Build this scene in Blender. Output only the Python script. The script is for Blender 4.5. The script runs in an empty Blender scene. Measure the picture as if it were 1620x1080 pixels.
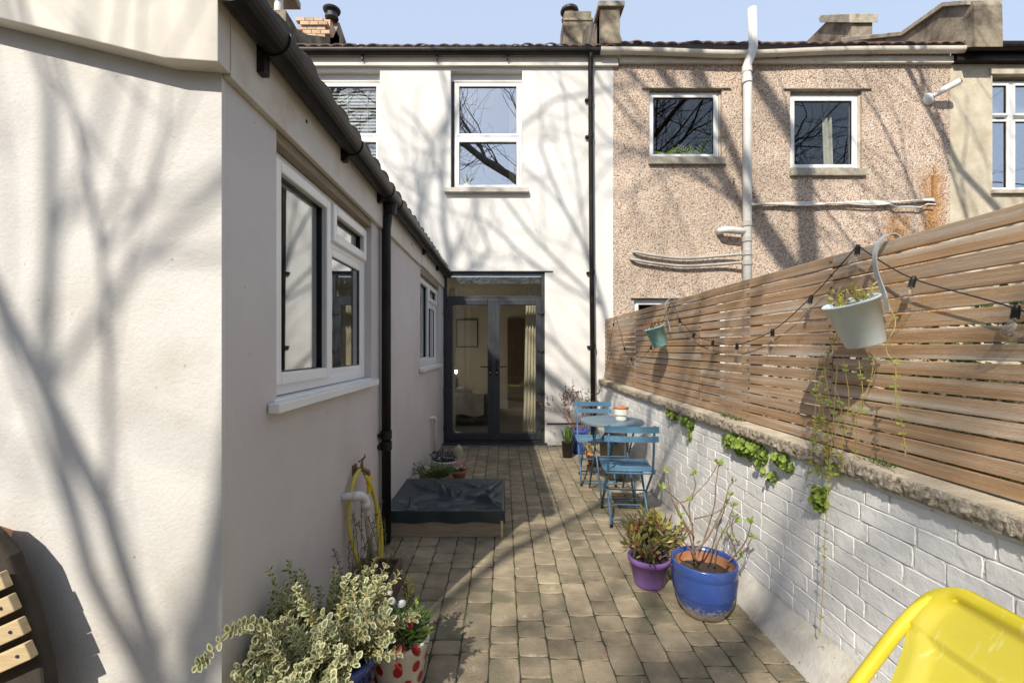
import bpy, math, random
from mathutils import Vector, Matrix, noise as mnoise
random.seed(7)
S = bpy.context.scene
R = math.radians
# ---------------------------------------------------------------- camera, world, sun, exposure
F = 720.0; VX = 796.0; VY = 550.0; CH = 1.43       # focal length in photo pixels, vanishing point, eye height
cam = bpy.data.cameras.new('camera'); cam.sensor_width = 36; cam.lens = 16.0
cam.shift_x = (810-VX)/1620; cam.shift_y = (VY-540)/1620; cam.clip_end = 500; cam.clip_start = 0.05
camo = bpy.data.objects.new('camera', cam); S.collection.objects.link(camo)
camo.location = (0, 0, CH); camo.rotation_euler = (R(90), 0, 0); S.camera = camo
SUN = Vector((1.0, 2.15, -2.1))                    # direction the light travels
w = bpy.data.worlds.new('World'); S.world = w; w.use_nodes = True
nt = w.node_tree; bg = nt.nodes['Background']; sky = nt.nodes.new('ShaderNodeTexSky'); sky.sky_type = 'NISHITA'
sky.sun_disc = False; d = -SUN.normalized()
sky.sun_elevation = math.asin(d.z); sky.sun_rotation = math.atan2(d.x, d.y)
sky.air_density = 1.0; sky.dust_density = 1.6; sky.ozone_density = 1.0
hz = nt.nodes.new('ShaderNodeMix'); hz.data_type = 'RGBA'; hz.inputs[0].default_value = .62      # thin bright high haze whitening the blue evenly
nt.links.new(sky.outputs[0], hz.inputs[6]); hz.inputs[7].default_value = (5.9, 6.95, 8.8, 1)
nt.links.new(hz.outputs[2], bg.inputs[0]); bg.inputs[1].default_value = 0.098
sl = bpy.data.lights.new('sun', 'SUN'); sl.energy = 4.1; sl.angle = R(0.5); sl.color = (1, .925, .80)
so = bpy.data.objects.new('sun', sl); S.collection.objects.link(so); so.rotation_euler = SUN.to_track_quat('-Z', 'Y').to_euler(); so.location = (-4, -8, 12)
S.view_settings.view_transform = 'Standard'; S.view_settings.look = 'None'; S.view_settings.gamma = 1
S.view_settings.use_curve_mapping = False; S.view_settings.exposure = 0.52
S.render.engine = 'CYCLES'; S.cycles.use_denoising = True; S.cycles.max_bounces = 8; S.cycles.transparent_max_bounces = 16
S.cycles.caustics_reflective = False; S.cycles.caustics_refractive = False; S.cycles.sample_clamp_indirect = 6

# ---------------------------------------------------------------- materials
MT = {}
def nodes(name):
    m = bpy.data.materials.new(name); m.use_nodes = True; n = m.node_tree
    return m, n, n.nodes['Principled BSDF']
def mat(name, c1, c2=None, scale=3, rough=.7, bump=0, bscale=40, metal=0, rand=0, stretch=(1, 1, 1), contrast=(.35, .65), c3=None, s3=1.0, t3=(.55, .75), spec=.5, sub=0, coat=0, detail=6, c4=None, s4=30, t4=(.68, .72)):
    m, n, b = nodes(name); L = n.links; N = n.nodes
    b.inputs['Roughness'].default_value = rough; b.inputs['Metallic'].default_value = metal
    b.inputs['Specular IOR Level'].default_value = spec; b.inputs['Coat Weight'].default_value = coat
    c2 = c2 or c1
    geo = N.new('ShaderNodeNewGeometry'); mp = N.new('ShaderNodeMapping'); mp.inputs['Scale'].default_value = stretch
    if rand:
        oi = N.new('ShaderNodeObjectInfo'); off = N.new('ShaderNodeVectorMath'); off.operation = 'MULTIPLY_ADD'
        cb = N.new('ShaderNodeCombineXYZ'); L.new(oi.outputs['Random'], cb.inputs[0]); L.new(oi.outputs['Random'], cb.inputs[1]); L.new(oi.outputs['Random'], cb.inputs[2])
        L.new(cb.outputs[0], off.inputs[0]); off.inputs[1].default_value = (37, 53, 71); L.new(geo.outputs['Position'], off.inputs[2]); L.new(off.outputs[0], mp.inputs[0])
    else: L.new(geo.outputs['Position'], mp.inputs[0])
    def ramp(src, a, z):
        r = N.new('ShaderNodeMapRange'); r.inputs[1].default_value = a; r.inputs[2].default_value = z; L.new(src, r.inputs[0]); return r.outputs[0]
    def noise(s, det=detail, r=.6, vec=None):
        t = N.new('ShaderNodeTexNoise'); t.inputs['Scale'].default_value = s; t.inputs['Detail'].default_value = det; t.inputs['Roughness'].default_value = r
        L.new(vec or mp.outputs[0], t.inputs['Vector']); return t.outputs['Fac']
    def mix(fac, a, bb, mode='MIX'):
        x = N.new('ShaderNodeMix'); x.data_type = 'RGBA'; x.blend_type = mode
        if hasattr(fac, 'links'): L.new(fac, x.inputs[0])
        else: x.inputs[0].default_value = fac
        for v, s in ((a, x.inputs[6]), (bb, x.inputs[7])):
            if hasattr(v, 'links'): L.new(v, s)
            else: s.default_value = (*v, 1)
        return x.outputs[2]
    col = mix(ramp(noise(scale), *contrast), c1, c2)
    if c3: col = mix(ramp(noise(s3), *t3), col, c3)
    if c4: col = mix(ramp(noise(s4, 3), *t4), col, c4)
    if rand:
        hv = N.new('ShaderNodeMapRange'); hv.inputs[3].default_value = 1-rand; hv.inputs[4].default_value = 1+rand; L.new(oi.outputs['Random'], hv.inputs[0])
        h = N.new('ShaderNodeHueSaturation'); L.new(hv.outputs[0], h.inputs['Value']); L.new(col, h.inputs['Color']); col = h.outputs[0]
    L.new(col, b.inputs['Base Color'])
    if bump:
        bp = N.new('ShaderNodeBump'); bp.inputs['Strength'].default_value = bump; bp.inputs['Distance'].default_value = .01
        L.new(noise(bscale, 5, .65), bp.inputs['Height']); L.new(bp.outputs[0], b.inputs['Normal'])
    m['_'] = 1
    if sub:
        tr = N.new('ShaderNodeBsdfTranslucent'); L.new(col, tr.inputs[0]); ms = N.new('ShaderNodeMixShader'); ms.inputs[0].default_value = sub
        L.new(b.outputs[0], ms.inputs[1]); L.new(tr.outputs[0], ms.inputs[2]); L.new(ms.outputs[0], N['Material Output'].inputs[0])
    MT[name] = m; return m
def glassmat(name, base, k, rough=0.0, tint=(.88, .9, .88)):
    m, n, b = nodes(name); L = n.links; N = n.nodes
    fr = N.new('ShaderNodeFresnel'); gb_ = N.new('ShaderNodeNewGeometry'); io = N.new('ShaderNodeMapRange'); io.inputs[3].default_value = 1.5; io.inputs[4].default_value = 1/1.5; L.new(gb_.outputs['Backfacing'], io.inputs[0]); L.new(io.outputs[0], fr.inputs[0])
    ma = N.new('ShaderNodeMath'); ma.operation = 'MULTIPLY_ADD'; ma.use_clamp = True; L.new(fr.outputs[0], ma.inputs[0]); ma.inputs[1].default_value = k; ma.inputs[2].default_value = base
    g = N.new('ShaderNodeBsdfGlossy'); g.inputs['Roughness'].default_value = rough; g.inputs[0].default_value = (.95, .97, 1, 1)
    t = N.new('ShaderNodeBsdfTransparent'); t.inputs[0].default_value = (*tint, 1)
    x = N.new('ShaderNodeMixShader'); L.new(ma.outputs[0], x.inputs[0]); L.new(t.outputs[0], x.inputs[1]); L.new(g.outputs[0], x.inputs[2])
    L.new(x.outputs[0], N['Material Output'].inputs[0])
    bp = N.new('ShaderNodeBump'); bp.inputs['Strength'].default_value = .03; tx = N.new('ShaderNodeTexNoise'); tx.inputs['Scale'].default_value = 2.5
    ge = N.new('ShaderNodeNewGeometry'); L.new(ge.outputs['Position'], tx.inputs['Vector']); L.new(tx.outputs[0], bp.inputs['Height']); L.new(bp.outputs[0], g.inputs['Normal'])
    MT[name] = m; return m
mat('render_white', (.68, .665, .635), (.74, .73, .70), 1.6, .85, .35, 60, c3=(.63, .60, .55), s3=.9, t3=(.55, .8))
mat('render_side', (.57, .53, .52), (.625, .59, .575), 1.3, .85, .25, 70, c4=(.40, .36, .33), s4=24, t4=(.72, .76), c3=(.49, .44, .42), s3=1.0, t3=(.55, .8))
mat('render_gable', (.585, .565, .54), (.665, .65, .63), 2.2, .9, .3, 90, c3=(.50, .465, .42), s3=1.7, t3=(.54, .75), c4=(.42, .36, .28), s4=26, t4=(.715, .76))
mat('render_cream', (.50, .44, .33), (.62, .56, .44), 6, .9, .7, 60, c3=(.40, .33, .22), s3=2, t3=(.5, .8))
mat('fascia_cream', (.60, .56, .50), (.66, .63, .57), 4, .6, .1, 30, c3=(.48, .41, .31), s3=3.2, t3=(.58, .8))
mat('upvc', (.80, .80, .79), (.83, .83, .82), 5, .35, .03, 20, coat=.1)
mat('black_plastic', (.008, .008, .009), (.02, .018, .017), 6, .4, .05, 30, spec=.3)
mat('gutter_black', (.008, .007, .006), (.02, .017, .014), 5, .42, .08, 20, c3=(.05, .043, .036), s3=9, t3=(.6, .8), spec=.25)
mat('anthracite', (.034, .037, .043), (.042, .046, .053), 8, .38, .03, 30)
mat('concrete', (.33, .29, .23), (.46, .42, .34), 12, .95, 1.0, 50, c3=(.20, .18, .10), s3=5, t3=(.55, .75))
mat('coping', (.44, .37, .27), (.58, .51, .40), 14, .95, .8, 60, c3=(.22, .19, .13), s3=3, t3=(.56, .78))
mat('coping_rough', (.34, .29, .22), (.55, .48, .38), 40, .97, 1.6, 60, c3=(.20, .165, .12), s3=36, t3=(.54, .66))
mat('plinth', (.46, .43, .385), (.58, .55, .50), 5, .9, .5, 40, c3=(.34, .31, .22), s3=2.6, t3=(.5, .72), c4=(.28, .24, .17), s4=22, t4=(.66, .72))
mat('white_paint', (.80, .795, .78), (.86, .855, .84), 9, .75, .45, 26, rand=.02, c3=(.72, .69, .63), s3=7, t3=(.6, .8), c4=(.45, .40, .33), s4=38, t4=(.69, .74))
mat('mortar_paint', (.74, .73, .70), (.84, .83, .81), 14, .85, .8, 30, c3=(.34, .30, .24), s3=17, t3=(.62, .68))
mat('paver', (.235, .19, .13), (.365, .30, .205), 8, .9, .8, 110, rand=.2, c3=(.165, .15, .095), s3=2.6, t3=(.48, .66), c4=(.46, .43, .37), s4=16, t4=(.66, .76))
mat('joint', (.03, .027, .018), (.07, .062, .04), 20, 1, .8, 80, c3=(.055, .08, .02), s3=3, t3=(.5, .56))
mat('earth', (.10, .08, .055), (.16, .13, .09), 6, 1, .8, 30)
mat('grass_ground', (.05, .065, .025), (.09, .10, .05), 3, 1, .5, 30)
mat('slat_wood', (.375, .215, .105), (.57, .375, .215), 7, .8, .6, 45, rand=.09, stretch=(3, .35, 18), contrast=(.3, .7), c3=(.64, .55, .45), s3=1.7, t3=(.47, .68), c4=(.22, .13, .07), s4=3.5, t4=(.66, .74))
mat('old_wood', (.25, .20, .14), (.38, .31, .23), 5, .85, .5, 30, rand=.05, stretch=(1.5, 1.5, 20), contrast=(.3, .7))
mat('pine_wood', (.50, .37, .20), (.62, .49, .30), 5, .7, .3, 30, rand=.05, stretch=(2, 10, 22), contrast=(.3, .7))
mat('blue_metal', (.05, .12, .205), (.065, .15, .25), 9, .42, .1, 40, c3=(.10, .17, .22), s3=8, t3=(.6, .75))
mat('blue_seat', (.07, .175, .285), (.09, .205, .32), 9, .4, .1, 40)
mat('blue_table', (.09, .16, .22), (.13, .21, .275), 4, .42, .1, 40, c3=(.19, .20, .19), s3=5, t3=(.5, .75))
mat('black_metal', (.02, .022, .025), (.035, .04, .05), 9, .45, .05, 40)
mat('terracotta', (.36, .15, .075), (.46, .22, .12), 12, .85, .3, 40)
mat('dark_trough', (.10, .06, .04), (.15, .09, .06), 12, .8, .3, 40)
mat('purple_plastic', (.21, .11, .38), (.26, .14, .44), 6, .4, .1, 30, coat=.1)
mat('cobalt_glaze', (.025, .05, .27), (.04, .085, .36), 7, .16, .1, 14, coat=.5)
mat('white_glaze', (.72, .70, .64), (.78, .76, .70), 6, .3, .05, 30)
mat('soil', (.035, .027, .02), (.08, .06, .042), 40, 1, 1.5, 70)
mat('pale_bucket', (.66, .77, .81), (.72, .81, .84), 6, .35, .08, 12, c3=(.50, .62, .67), s3=4, coat=.15)
mat('aqua_bucket', (.20, .46, .45), (.27, .52, .50), 12, .4, .1, 20, c3=(.45, .60, .58), s3=25, t3=(.58, .62))
mat('galv', (.42, .45, .46), (.52, .55, .56), 12, .4, .1, 30, metal=.3)
mat('cable', (.015, .015, .015), None, 3, .5)
mat('grey_pipe', (.36, .345, .32), (.44, .42, .39), 6, .5, .1, 30)
mat('white_pipe', (.66, .645, .61), (.74, .73, .70), 5, .4, .1, 30, c3=(.50, .47, .41), s3=5, t3=(.55, .8))
mat('cream_gutter', (.58, .53, .44), (.68, .64, .56), 5, .55, .1, 30, c3=(.30, .23, .16), s3=4, t3=(.6, .75))
mat('hose_yellow', (.56, .45, .05), (.66, .54, .09), 20, .5, .1, 60)
mat('tap_brass', (.17, .11, .06), (.27, .18, .10), 30, .45, .3, 60, metal=.6)
mat('conn_yellow', (.75, .52, .02), None, 3, .4)
mat('tarp', (.016, .030, .036), (.028, .045, .052), 6, .34, .45, 22, c3=(.06, .055, .045), s3=4, t3=(.55, .8))
mat('yellow_frame', (.68, .56, .03), (.74, .61, .05), 6, .32, .03, 30, coat=.2)
mat('roof_tile', (.10, .06, .045), (.19, .105, .07), 9, .9, .6, 40, rand=.2, c3=(.06, .05, .04), s3=7)
mat('roof_slate', (.10, .085, .075), (.16, .13, .11), 9, .9, .6, 40, rand=.15)
mat('chimney_render', (.20, .165, .12), (.36, .31, .23), 4, .95, .8, 30, c3=(.07, .055, .04), s3=2.2, t3=(.48, .68))
mat('chimney_brick', (.45, .31, .21), (.62, .47, .33), 8, .95, .8, 40, rand=.15)
mat('bark', (.06, .05, .04), (.11, .095, .075), 8, .95, .6, 20)
mat('twig', (.17, .11, .07), (.27, .18, .11), 20, .85)
mat('rust_iron', (.30, .15, .06), (.42, .24, .10), 30, .9, .5, 60)
mat('twig_red', (.20, .07, .05), (.28, .11, .07), 20, .85)
mat('straw', (.42, .30, .12), (.52, .40, .18), 20, .8)
mat('leaf_green', (.07, .12, .03), (.12, .19, .05), 15, .5, rand=.1, sub=.25)
mat('leaf_dark', (.035, .06, .02), (.06, .095, .03), 15, .5, sub=.2)
mat('leaf_lime', (.30, .42, .07), (.44, .56, .12), 15, .5, sub=.4)
mat('leaf_yellow', (.45, .42, .07), (.58, .52, .13), 15, .5, sub=.4)
mat('leaf_cream', (.66, .64, .36), (.78, .76, .50), 15, .5, rand=.08, sub=.25)
mat('leaf_core', (.15, .20, .07), (.24, .29, .12), 25, .5, rand=.1, sub=.2)
mat('leaf_olive', (.13, .14, .05), (.22, .21, .09), 15, .55, sub=.25)
mat('leaf_rust', (.24, .08, .05), (.34, .14, .09), 15, .6, sub=.25)
mat('petal_white', (.80, .80, .78), None, 5, .6, sub=.2)
mat('petal_red', (.34, .012, .015), (.48, .02, .025), 30, .5, sub=.15)
mat('petal_pink', (.62, .30, .30), (.75, .45, .43), 30, .6, sub=.2)
mat('petal_violet', (.22, .16, .34), (.12, .08, .18), 30, .6, sub=.2)
mat('dark_shadow_panel', (.035, .028, .022), (.055, .045, .035), 9, .95, .2, 60)  # dark tone of the added panel standing in for shade behind the slats
mat('grey_stone', (.27, .25, .22), (.37, .35, .31), 9, .9, .6, 40)
mat('pale_stone', (.42, .37, .28), (.52, .46, .36), 30, .9, .8, 60)
mat('room_wall', (.6, .57, .51), (.66, .62, .56), 3, .9)
mat('room_dark', (.13, .115, .10), (.16, .14, .12), 3, .9)
mat('room_beige', (.66, .61, .53), (.72, .67, .59), 3, .9)
mat('carpet', (.30, .28, .25), (.36, .34, .31), 60, 1)
mat('oak_floor', (.40, .22, .09), (.52, .31, .14), 4, .45, stretch=(6, .6, 1))
mat('brown_door', (.12, .07, .045), (.17, .10, .06), 5, .55, stretch=(8, 8, 1))
mat('fabric_dark', (.05, .055, .07), (.09, .085, .09), 9, .95)
mat('fabric_cream', (.62, .58, .50), (.72, .68, .60), 40, .95, .5, 90)
mat('curtain', (.76, .72, .62), (.82, .78, .69), 9, .9, sub=.3)
mat('blind', (.70, .69, .66), (.76, .75, .72), 9, .7)
glassmat('glass_up', .36, 1.2); glassmat('glass_blind', .13, 1.1); glassmat('glass_dark', .02, 1.0); glassmat('glass_door', .01, 1.0, tint=(.92, .92, .88)); glassmat('glass_side', .10, 1.9)
glassmat('glass_bulb', .05, 1.3, tint=(.98, .98, .96))
# pebbledash: coloured grit
def pebble():
    m, n, b = nodes('pebbledash'); L = n.links; N = n.nodes; b.inputs['Roughness'].default_value = .95; b.inputs['Specular IOR Level'].default_value = .2
    g = N.new('ShaderNodeNewGeometry'); v = N.new('ShaderNodeTexVoronoi'); v.inputs['Scale'].default_value = 80; L.new(g.outputs['Position'], v.inputs['Vector'])
    sp = N.new('ShaderNodeSeparateColor'); L.new(v.outputs['Color'], sp.inputs[0])
    cr = N.new('ShaderNodeValToRGB'); e = cr.color_ramp.elements
    e[0].position = 0; e[0].color = (.17, .11, .085, 1); e[1].position = 1; e[1].color = (.80, .73, .63, 1)
    for p, c in ((.12, (.34, .22, .16)), (.26, (.55, .39, .28)), (.6, (.66, .50, .38)), (.82, (.73, .62, .51))):
        q = e.new(p); q.color = (*c, 1)
    L.new(sp.outputs[0], cr.inputs[0])
    t = N.new('ShaderNodeTexNoise'); t.inputs['Scale'].default_value = 1.3; t.inputs['Detail'].default_value = 6; L.new(g.outputs['Position'], t.inputs['Vector'])
    mr = N.new('ShaderNodeMapRange'); mr.inputs[1].default_value = .3; mr.inputs[2].default_value = .7; mr.inputs[3].default_value = .74; mr.inputs[4].default_value = 1.06; L.new(t.outputs[0], mr.inputs[0])
    h = N.new('ShaderNodeHueSaturation'); h.inputs['Saturation'].default_value = .92; L.new(mr.outputs[0], h.inputs['Value']); L.new(cr.outputs[0], h.inputs['Color'])
    # rust stain running down below the iron bracket
    px = N.new('ShaderNodeSeparateXYZ'); L.new(g.outputs['Position'], px.inputs[0])
    def rng(src, a, z, lo, hi, smooth=True):
        r = N.new('ShaderNodeMapRange'); r.interpolation_type = 'SMOOTHSTEP'
        for i, q in enumerate((a, z, lo, hi)): r.inputs[i+1].default_value = q
        L.new(src, r.inputs[0]); return r.outputs[0]
    def mul(a, c):
        r = N.new('ShaderNodeMath'); r.operation = 'MULTIPLY'; L.new(a, r.inputs[0]); L.new(c, r.inputs[1]); return r.outputs[0]
    def mx(a, c):
        r = N.new('ShaderNodeMath'); r.operation = 'MAXIMUM'; L.new(a, r.inputs[0]); L.new(c, r.inputs[1]); return r.outputs[0]
    X, Z = px.outputs[0], px.outputs[2]
    s1 = mul(mul(rng(X, 6.10, 6.32, 0, 1), rng(X, 6.40, 6.62, 1, 0)), rng(Z, 3.95, 4.15, 1, 0))
    s2 = mul(mul(rng(X, 5.55, 5.80, 0, 1), rng(X, 5.86, 6.12, 1, 0)), rng(Z, 3.3, 3.55, 1, 0))
    t2 = N.new('ShaderNodeTexNoise'); t2.inputs['Scale'].default_value = 5; L.new(g.outputs['Position'], t2.inputs['Vector'])
    st = mul(mx(s1, s2), rng(t2.outputs[0], .25, .6, .45, 1))
    mxn = N.new('ShaderNodeMix'); mxn.data_type = 'RGBA'; mxn.blend_type = 'MULTIPLY'; L.new(st, mxn.inputs[0]); L.new(h.outputs[0], mxn.inputs[6]); mxn.inputs[7].default_value = (.78, .52, .26, 1)
    L.new(mxn.outputs[2], b.inputs['Base Color'])
    bp = N.new('ShaderNodeBump'); bp.inputs['Strength'].default_value = .9; bp.inputs['Distance'].default_value = .012; L.new(v.outputs['Distance'], bp.inputs['Height']); bp.invert = True
    L.new(bp.outputs[0], b.inputs['Normal']); MT['pebbledash'] = m
pebble()
def meshfabric():
    m, n, b = nodes('yellow_mesh'); L = n.links; N = n.nodes; b.inputs['Roughness'].default_value = .6
    g = N.new('ShaderNodeNewGeometry'); t = N.new('ShaderNodeTexNoise'); t.inputs['Scale'].default_value = 6; L.new(g.outputs['Position'], t.inputs['Vector'])
    x = N.new('ShaderNodeMix'); x.data_type = 'RGBA'; L.new(t.outputs[0], x.inputs[0]); x.inputs[6].default_value = (.62, .525, .025, 1); x.inputs[7].default_value = (.70, .60, .05, 1)
    mp = N.new('ShaderNodeMapping'); mp.inputs['Scale'].default_value = (9, 40, 9); mp.inputs['Rotation'].default_value = (.3, .2, .5); L.new(g.outputs['Position'], mp.inputs[0]); t2 = N.new('ShaderNodeTexNoise'); t2.inputs['Scale'].default_value = 1.6; t2.inputs['Detail'].default_value = 8; L.new(mp.outputs[0], t2.inputs['Vector'])
    rr = N.new('ShaderNodeMapRange'); rr.inputs[1].default_value = .60; rr.inputs[2].default_value = .72; rr.inputs[4].default_value = .7; L.new(t2.outputs[0], rr.inputs[0])
    y2 = N.new('ShaderNodeMix'); y2.data_type = 'RGBA'; L.new(rr.outputs[0], y2.inputs[0]); L.new(x.outputs[2], y2.inputs[6]); y2.inputs[7].default_value = (.80, .74, .30, 1); x = y2; L.new(x.outputs[2], b.inputs['Base Color'])
    tr = N.new('ShaderNodeBsdfTranslucent'); L.new(x.outputs[2], tr.inputs[0]); a = N.new('ShaderNodeMixShader'); a.inputs[0].default_value = .3; L.new(b.outputs[0], a.inputs[1]); L.new(tr.outputs[0], a.inputs[2])
    tp = N.new('ShaderNodeBsdfTransparent'); c = N.new('ShaderNodeMixShader'); c.inputs[0].default_value = .05; L.new(a.outputs[0], c.inputs[1]); L.new(tp.outputs[0], c.inputs[2]); L.new(c.outputs[0], N['Material Output'].inputs[0])
    MT['yellow_mesh'] = m
meshfabric()
def bluepot():          # cobalt glaze, worn to pale sandy speckle near the base
    m, n, b = nodes('blue_pot'); L = n.links; N = n.nodes; b.inputs['Roughness'].default_value = .2; b.inputs['Coat Weight'].default_value = .3
    g = N.new('ShaderNodeNewGeometry'); s = N.new('ShaderNodeSeparateXYZ'); L.new(g.outputs['Position'], s.inputs[0])
    t = N.new('ShaderNodeTexNoise'); t.inputs['Scale'].default_value = 60; L.new(g.outputs['Position'], t.inputs['Vector'])
    mr = N.new('ShaderNodeMapRange'); mr.inputs[1].default_value = .02; mr.inputs[2].default_value = .13; mr.inputs[3].default_value = .75; mr.inputs[4].default_value = -.1; L.new(s.outputs[2], mr.inputs[0])
    a = N.new('ShaderNodeMath'); a.operation = 'ADD'; L.new(t.outputs[0], a.inputs[0]); L.new(mr.outputs[0], a.inputs[1])
    r = N.new('ShaderNodeMapRange'); r.inputs[1].default_value = .72; r.inputs[2].default_value = 1.1; L.new(a.outputs[0], r.inputs[0])
    x = N.new('ShaderNodeMix'); x.data_type = 'RGBA'; L.new(r.outputs[0], x.inputs[0]); x.inputs[6].default_value = (.035, .075, .28, 1); x.inputs[7].default_value = (.34, .30, .25, 1); L.new(x.outputs[2], b.inputs['Base Color'])
    MT['blue_pot'] = m
bluepot()
def emit(name, c, s):
    m, n, b = nodes(name); b.inputs['Emission Color'].default_value = (*c, 1); b.inputs['Emission Strength'].default_value = s; MT[name] = m
emit('lamp_glow', (1, .93, .8), 130)

# ---------------------------------------------------------------- mesh helpers
class MB:
    def __init__(s): s.v = []; s.f = []; s.m = []; s.mi = 0
    def add(s, vs, fs):
        o = len(s.v); s.v += [tuple(p) for p in vs]; s.f += [tuple(i+o for i in f) for f in fs]; s.m += [s.mi]*len(fs); return s
    def box(s, x0, x1, y0, y1, z0, z1, M=None):
        vs = [Vector((x, y, z)) for z in (z0, z1) for y in (y0, y1) for x in (x0, x1)]
        if M: vs = [M @ p for p in vs]
        fs = [(0, 2, 3, 1), (4, 5, 7, 6), (0, 1, 5, 4), (2, 6, 7, 3), (0, 4, 6, 2), (1, 3, 7, 5)]
        return s.add(vs, fs)
    def tube(s, pts, r, n=8, cap=True):
        pts = [Vector(p) for p in pts]; k = len(pts)
        rs = r if isinstance(r, (list, tuple)) else [r]*k
        vs = []; up = None
        for i, p in enumerate(pts):
            t = (pts[min(i+1, k-1)]-pts[max(i-1, 0)])
            t = t.normalized() if t.length > 1e-9 else Vector((0, 0, 1))
            if up is None: up = t.orthogonal().normalized()
            up = (up - t*up.dot(t)); up = up.normalized() if up.length > 1e-6 else t.orthogonal().normalized()
            b = t.cross(up)
            for j in range(n):
                a = 2*math.pi*j/n; vs.append(p + (up*math.cos(a)+b*math.sin(a))*rs[i])
        fs = [(i*n+j, i*n+(j+1) % n, (i+1)*n+(j+1) % n, (i+1)*n+j) for i in range(k-1) for j in range(n)]
        if cap and n > 2: fs += [tuple(range(n-1, -1, -1)), tuple((k-1)*n+j for j in range(n))]
        return s.add(vs, fs)
    def lathe(s, prof, n=24, M=None, sx=1, sy=1, top=True):
        vs = []
        for r, z in prof:
            for j in range(n):
                a = 2*math.pi*j/n; p = Vector((r*math.cos(a)*sx, r*math.sin(a)*sy, z)); vs.append(M @ p if M else p)
        k = len(prof); fs = [(i*n+j, i*n+(j+1) % n, (i+1)*n+(j+1) % n, (i+1)*n+j) for i in range(k-1) for j in range(n)]
        if prof[0][0] > 1e-4: fs.append(tuple(range(n-1, -1, -1)))
        if top and prof[-1][0] > 1e-4: fs.append(tuple((k-1)*n+j for j in range(n)))
        return s.add(vs, fs)
    def prism(s, pts, axis, a, b):     # polygon pts extruded along axis; pts are the two other coordinates
        n = len(pts)
        def P(q, t): return {'x': (t, q[0], q[1]), 'y': (q[0], t, q[1]), 'z': (q[0], q[1], t)}[axis]
        vs = [P(q, a) for q in pts]+[P(q, b) for q in pts]
        return s.add(vs, [tuple(range(n)), tuple(range(2*n-1, n-1, -1))]+[(i, i+n, (i+1) % n+n, (i+1) % n) for i in range(n)])
    def grid(s, fn, nu, nv):
        vs = [fn(i/nu, j/nv) for j in range(nv+1) for i in range(nu+1)]
        return s.add(vs, [(j*(nu+1)+i, j*(nu+1)+i+1, (j+1)*(nu+1)+i+1, (j+1)*(nu+1)+i) for j in range(nv) for i in range(nu)])
    def leaf(s, p, d, nrm, L, W):
        d = d.normalized(); sd = d.cross(nrm); sd = sd.normalized() if sd.length > 1e-6 else d.orthogonal().normalized(); nn = sd.cross(d)
        q = [p, p+d*L*.4+sd*W*.5+nn*W*.1, p+d*L*.78+sd*W*.34+nn*W*.06, p+d*L, p+d*L*.78-sd*W*.34+nn*W*.06, p+d*L*.4-sd*W*.5+nn*W*.1]
        return s.add(q, [(0, 1, 2, 3), (0, 3, 4, 5)])
    def build(s, name, m, parent=None, local=False, smooth=False, bevel=0, kind=None, seg=2):
        me = bpy.data.meshes.new(name); me.from_pydata(s.v, [], s.f)
        for q in (m if isinstance(m, (list, tuple)) else [m]): me.materials.append(MT[q])
        if any(s.m): me.polygons.foreach_set('material_index', s.m)
        if smooth: me.polygons.foreach_set('use_smooth', [True]*len(s.f))
        me.update(); o = bpy.data.objects.new(name, me); link(o, parent, local)
        if bevel:
            b = o.modifiers.new('bevel', 'BEVEL'); b.width = bevel; b.segments = seg; b.limit_method = 'ANGLE'; b.angle_limit = R(40)
        if kind: o['kind'] = kind
        return o
WL = {}
def link(o, parent=None, local=False):
    S.collection.objects.link(o)
    if parent is not None:
        o.parent = parent
        if not local: o.location = -WL[parent.name]; WL[o.name] = Vector((0, 0, 0))
        else: WL[o.name] = WL[parent.name].copy()
    else: WL[o.name] = o.location.copy()
    return o
def thing(name, label, cat, loc=(0, 0, 0), group=None, rz=0):
    o = bpy.data.objects.new(name, None); o.location = loc; o.rotation_euler = (0, 0, rz); o.empty_display_size = .1
    link(o); o['label'] = label; o['category'] = cat
    if group: o['group'] = group
    return o
def tag(o, label, cat, group=None):
    o['label'] = label; o['category'] = cat
    if group: o['group'] = group
    return o
def inst(src_mesh, name, parent, loc, rot=(0, 0, 0), scale=(1, 1, 1)):   # another piece sharing mesh data; world coordinates, parent never rotated
    o = bpy.data.objects.new(name, src_mesh); S.collection.objects.link(o); o.parent = parent
    o.location = Vector(loc)-WL[parent.name]; o.rotation_euler = rot; o.scale = scale; return o
def P(px, py, Y): return Vector(((px-VX)*Y/F, Y, CH-(py-VY)*Y/F))
def PX(px, py, X): Y = X*F/(px-VX); return Vector((X, Y, CH-(py-VY)*Y/F))
def rnd(a, b): return random.uniform(a, b)
def rvec(s=1): return Vector((random.gauss(0, 1), random.gauss(0, 1), random.gauss(0, 1)))*s
def jit(p, a): return Vector((p[0]+rnd(-a, a), p[1]+rnd(-a, a), p[2]+rnd(-a, a)))
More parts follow.
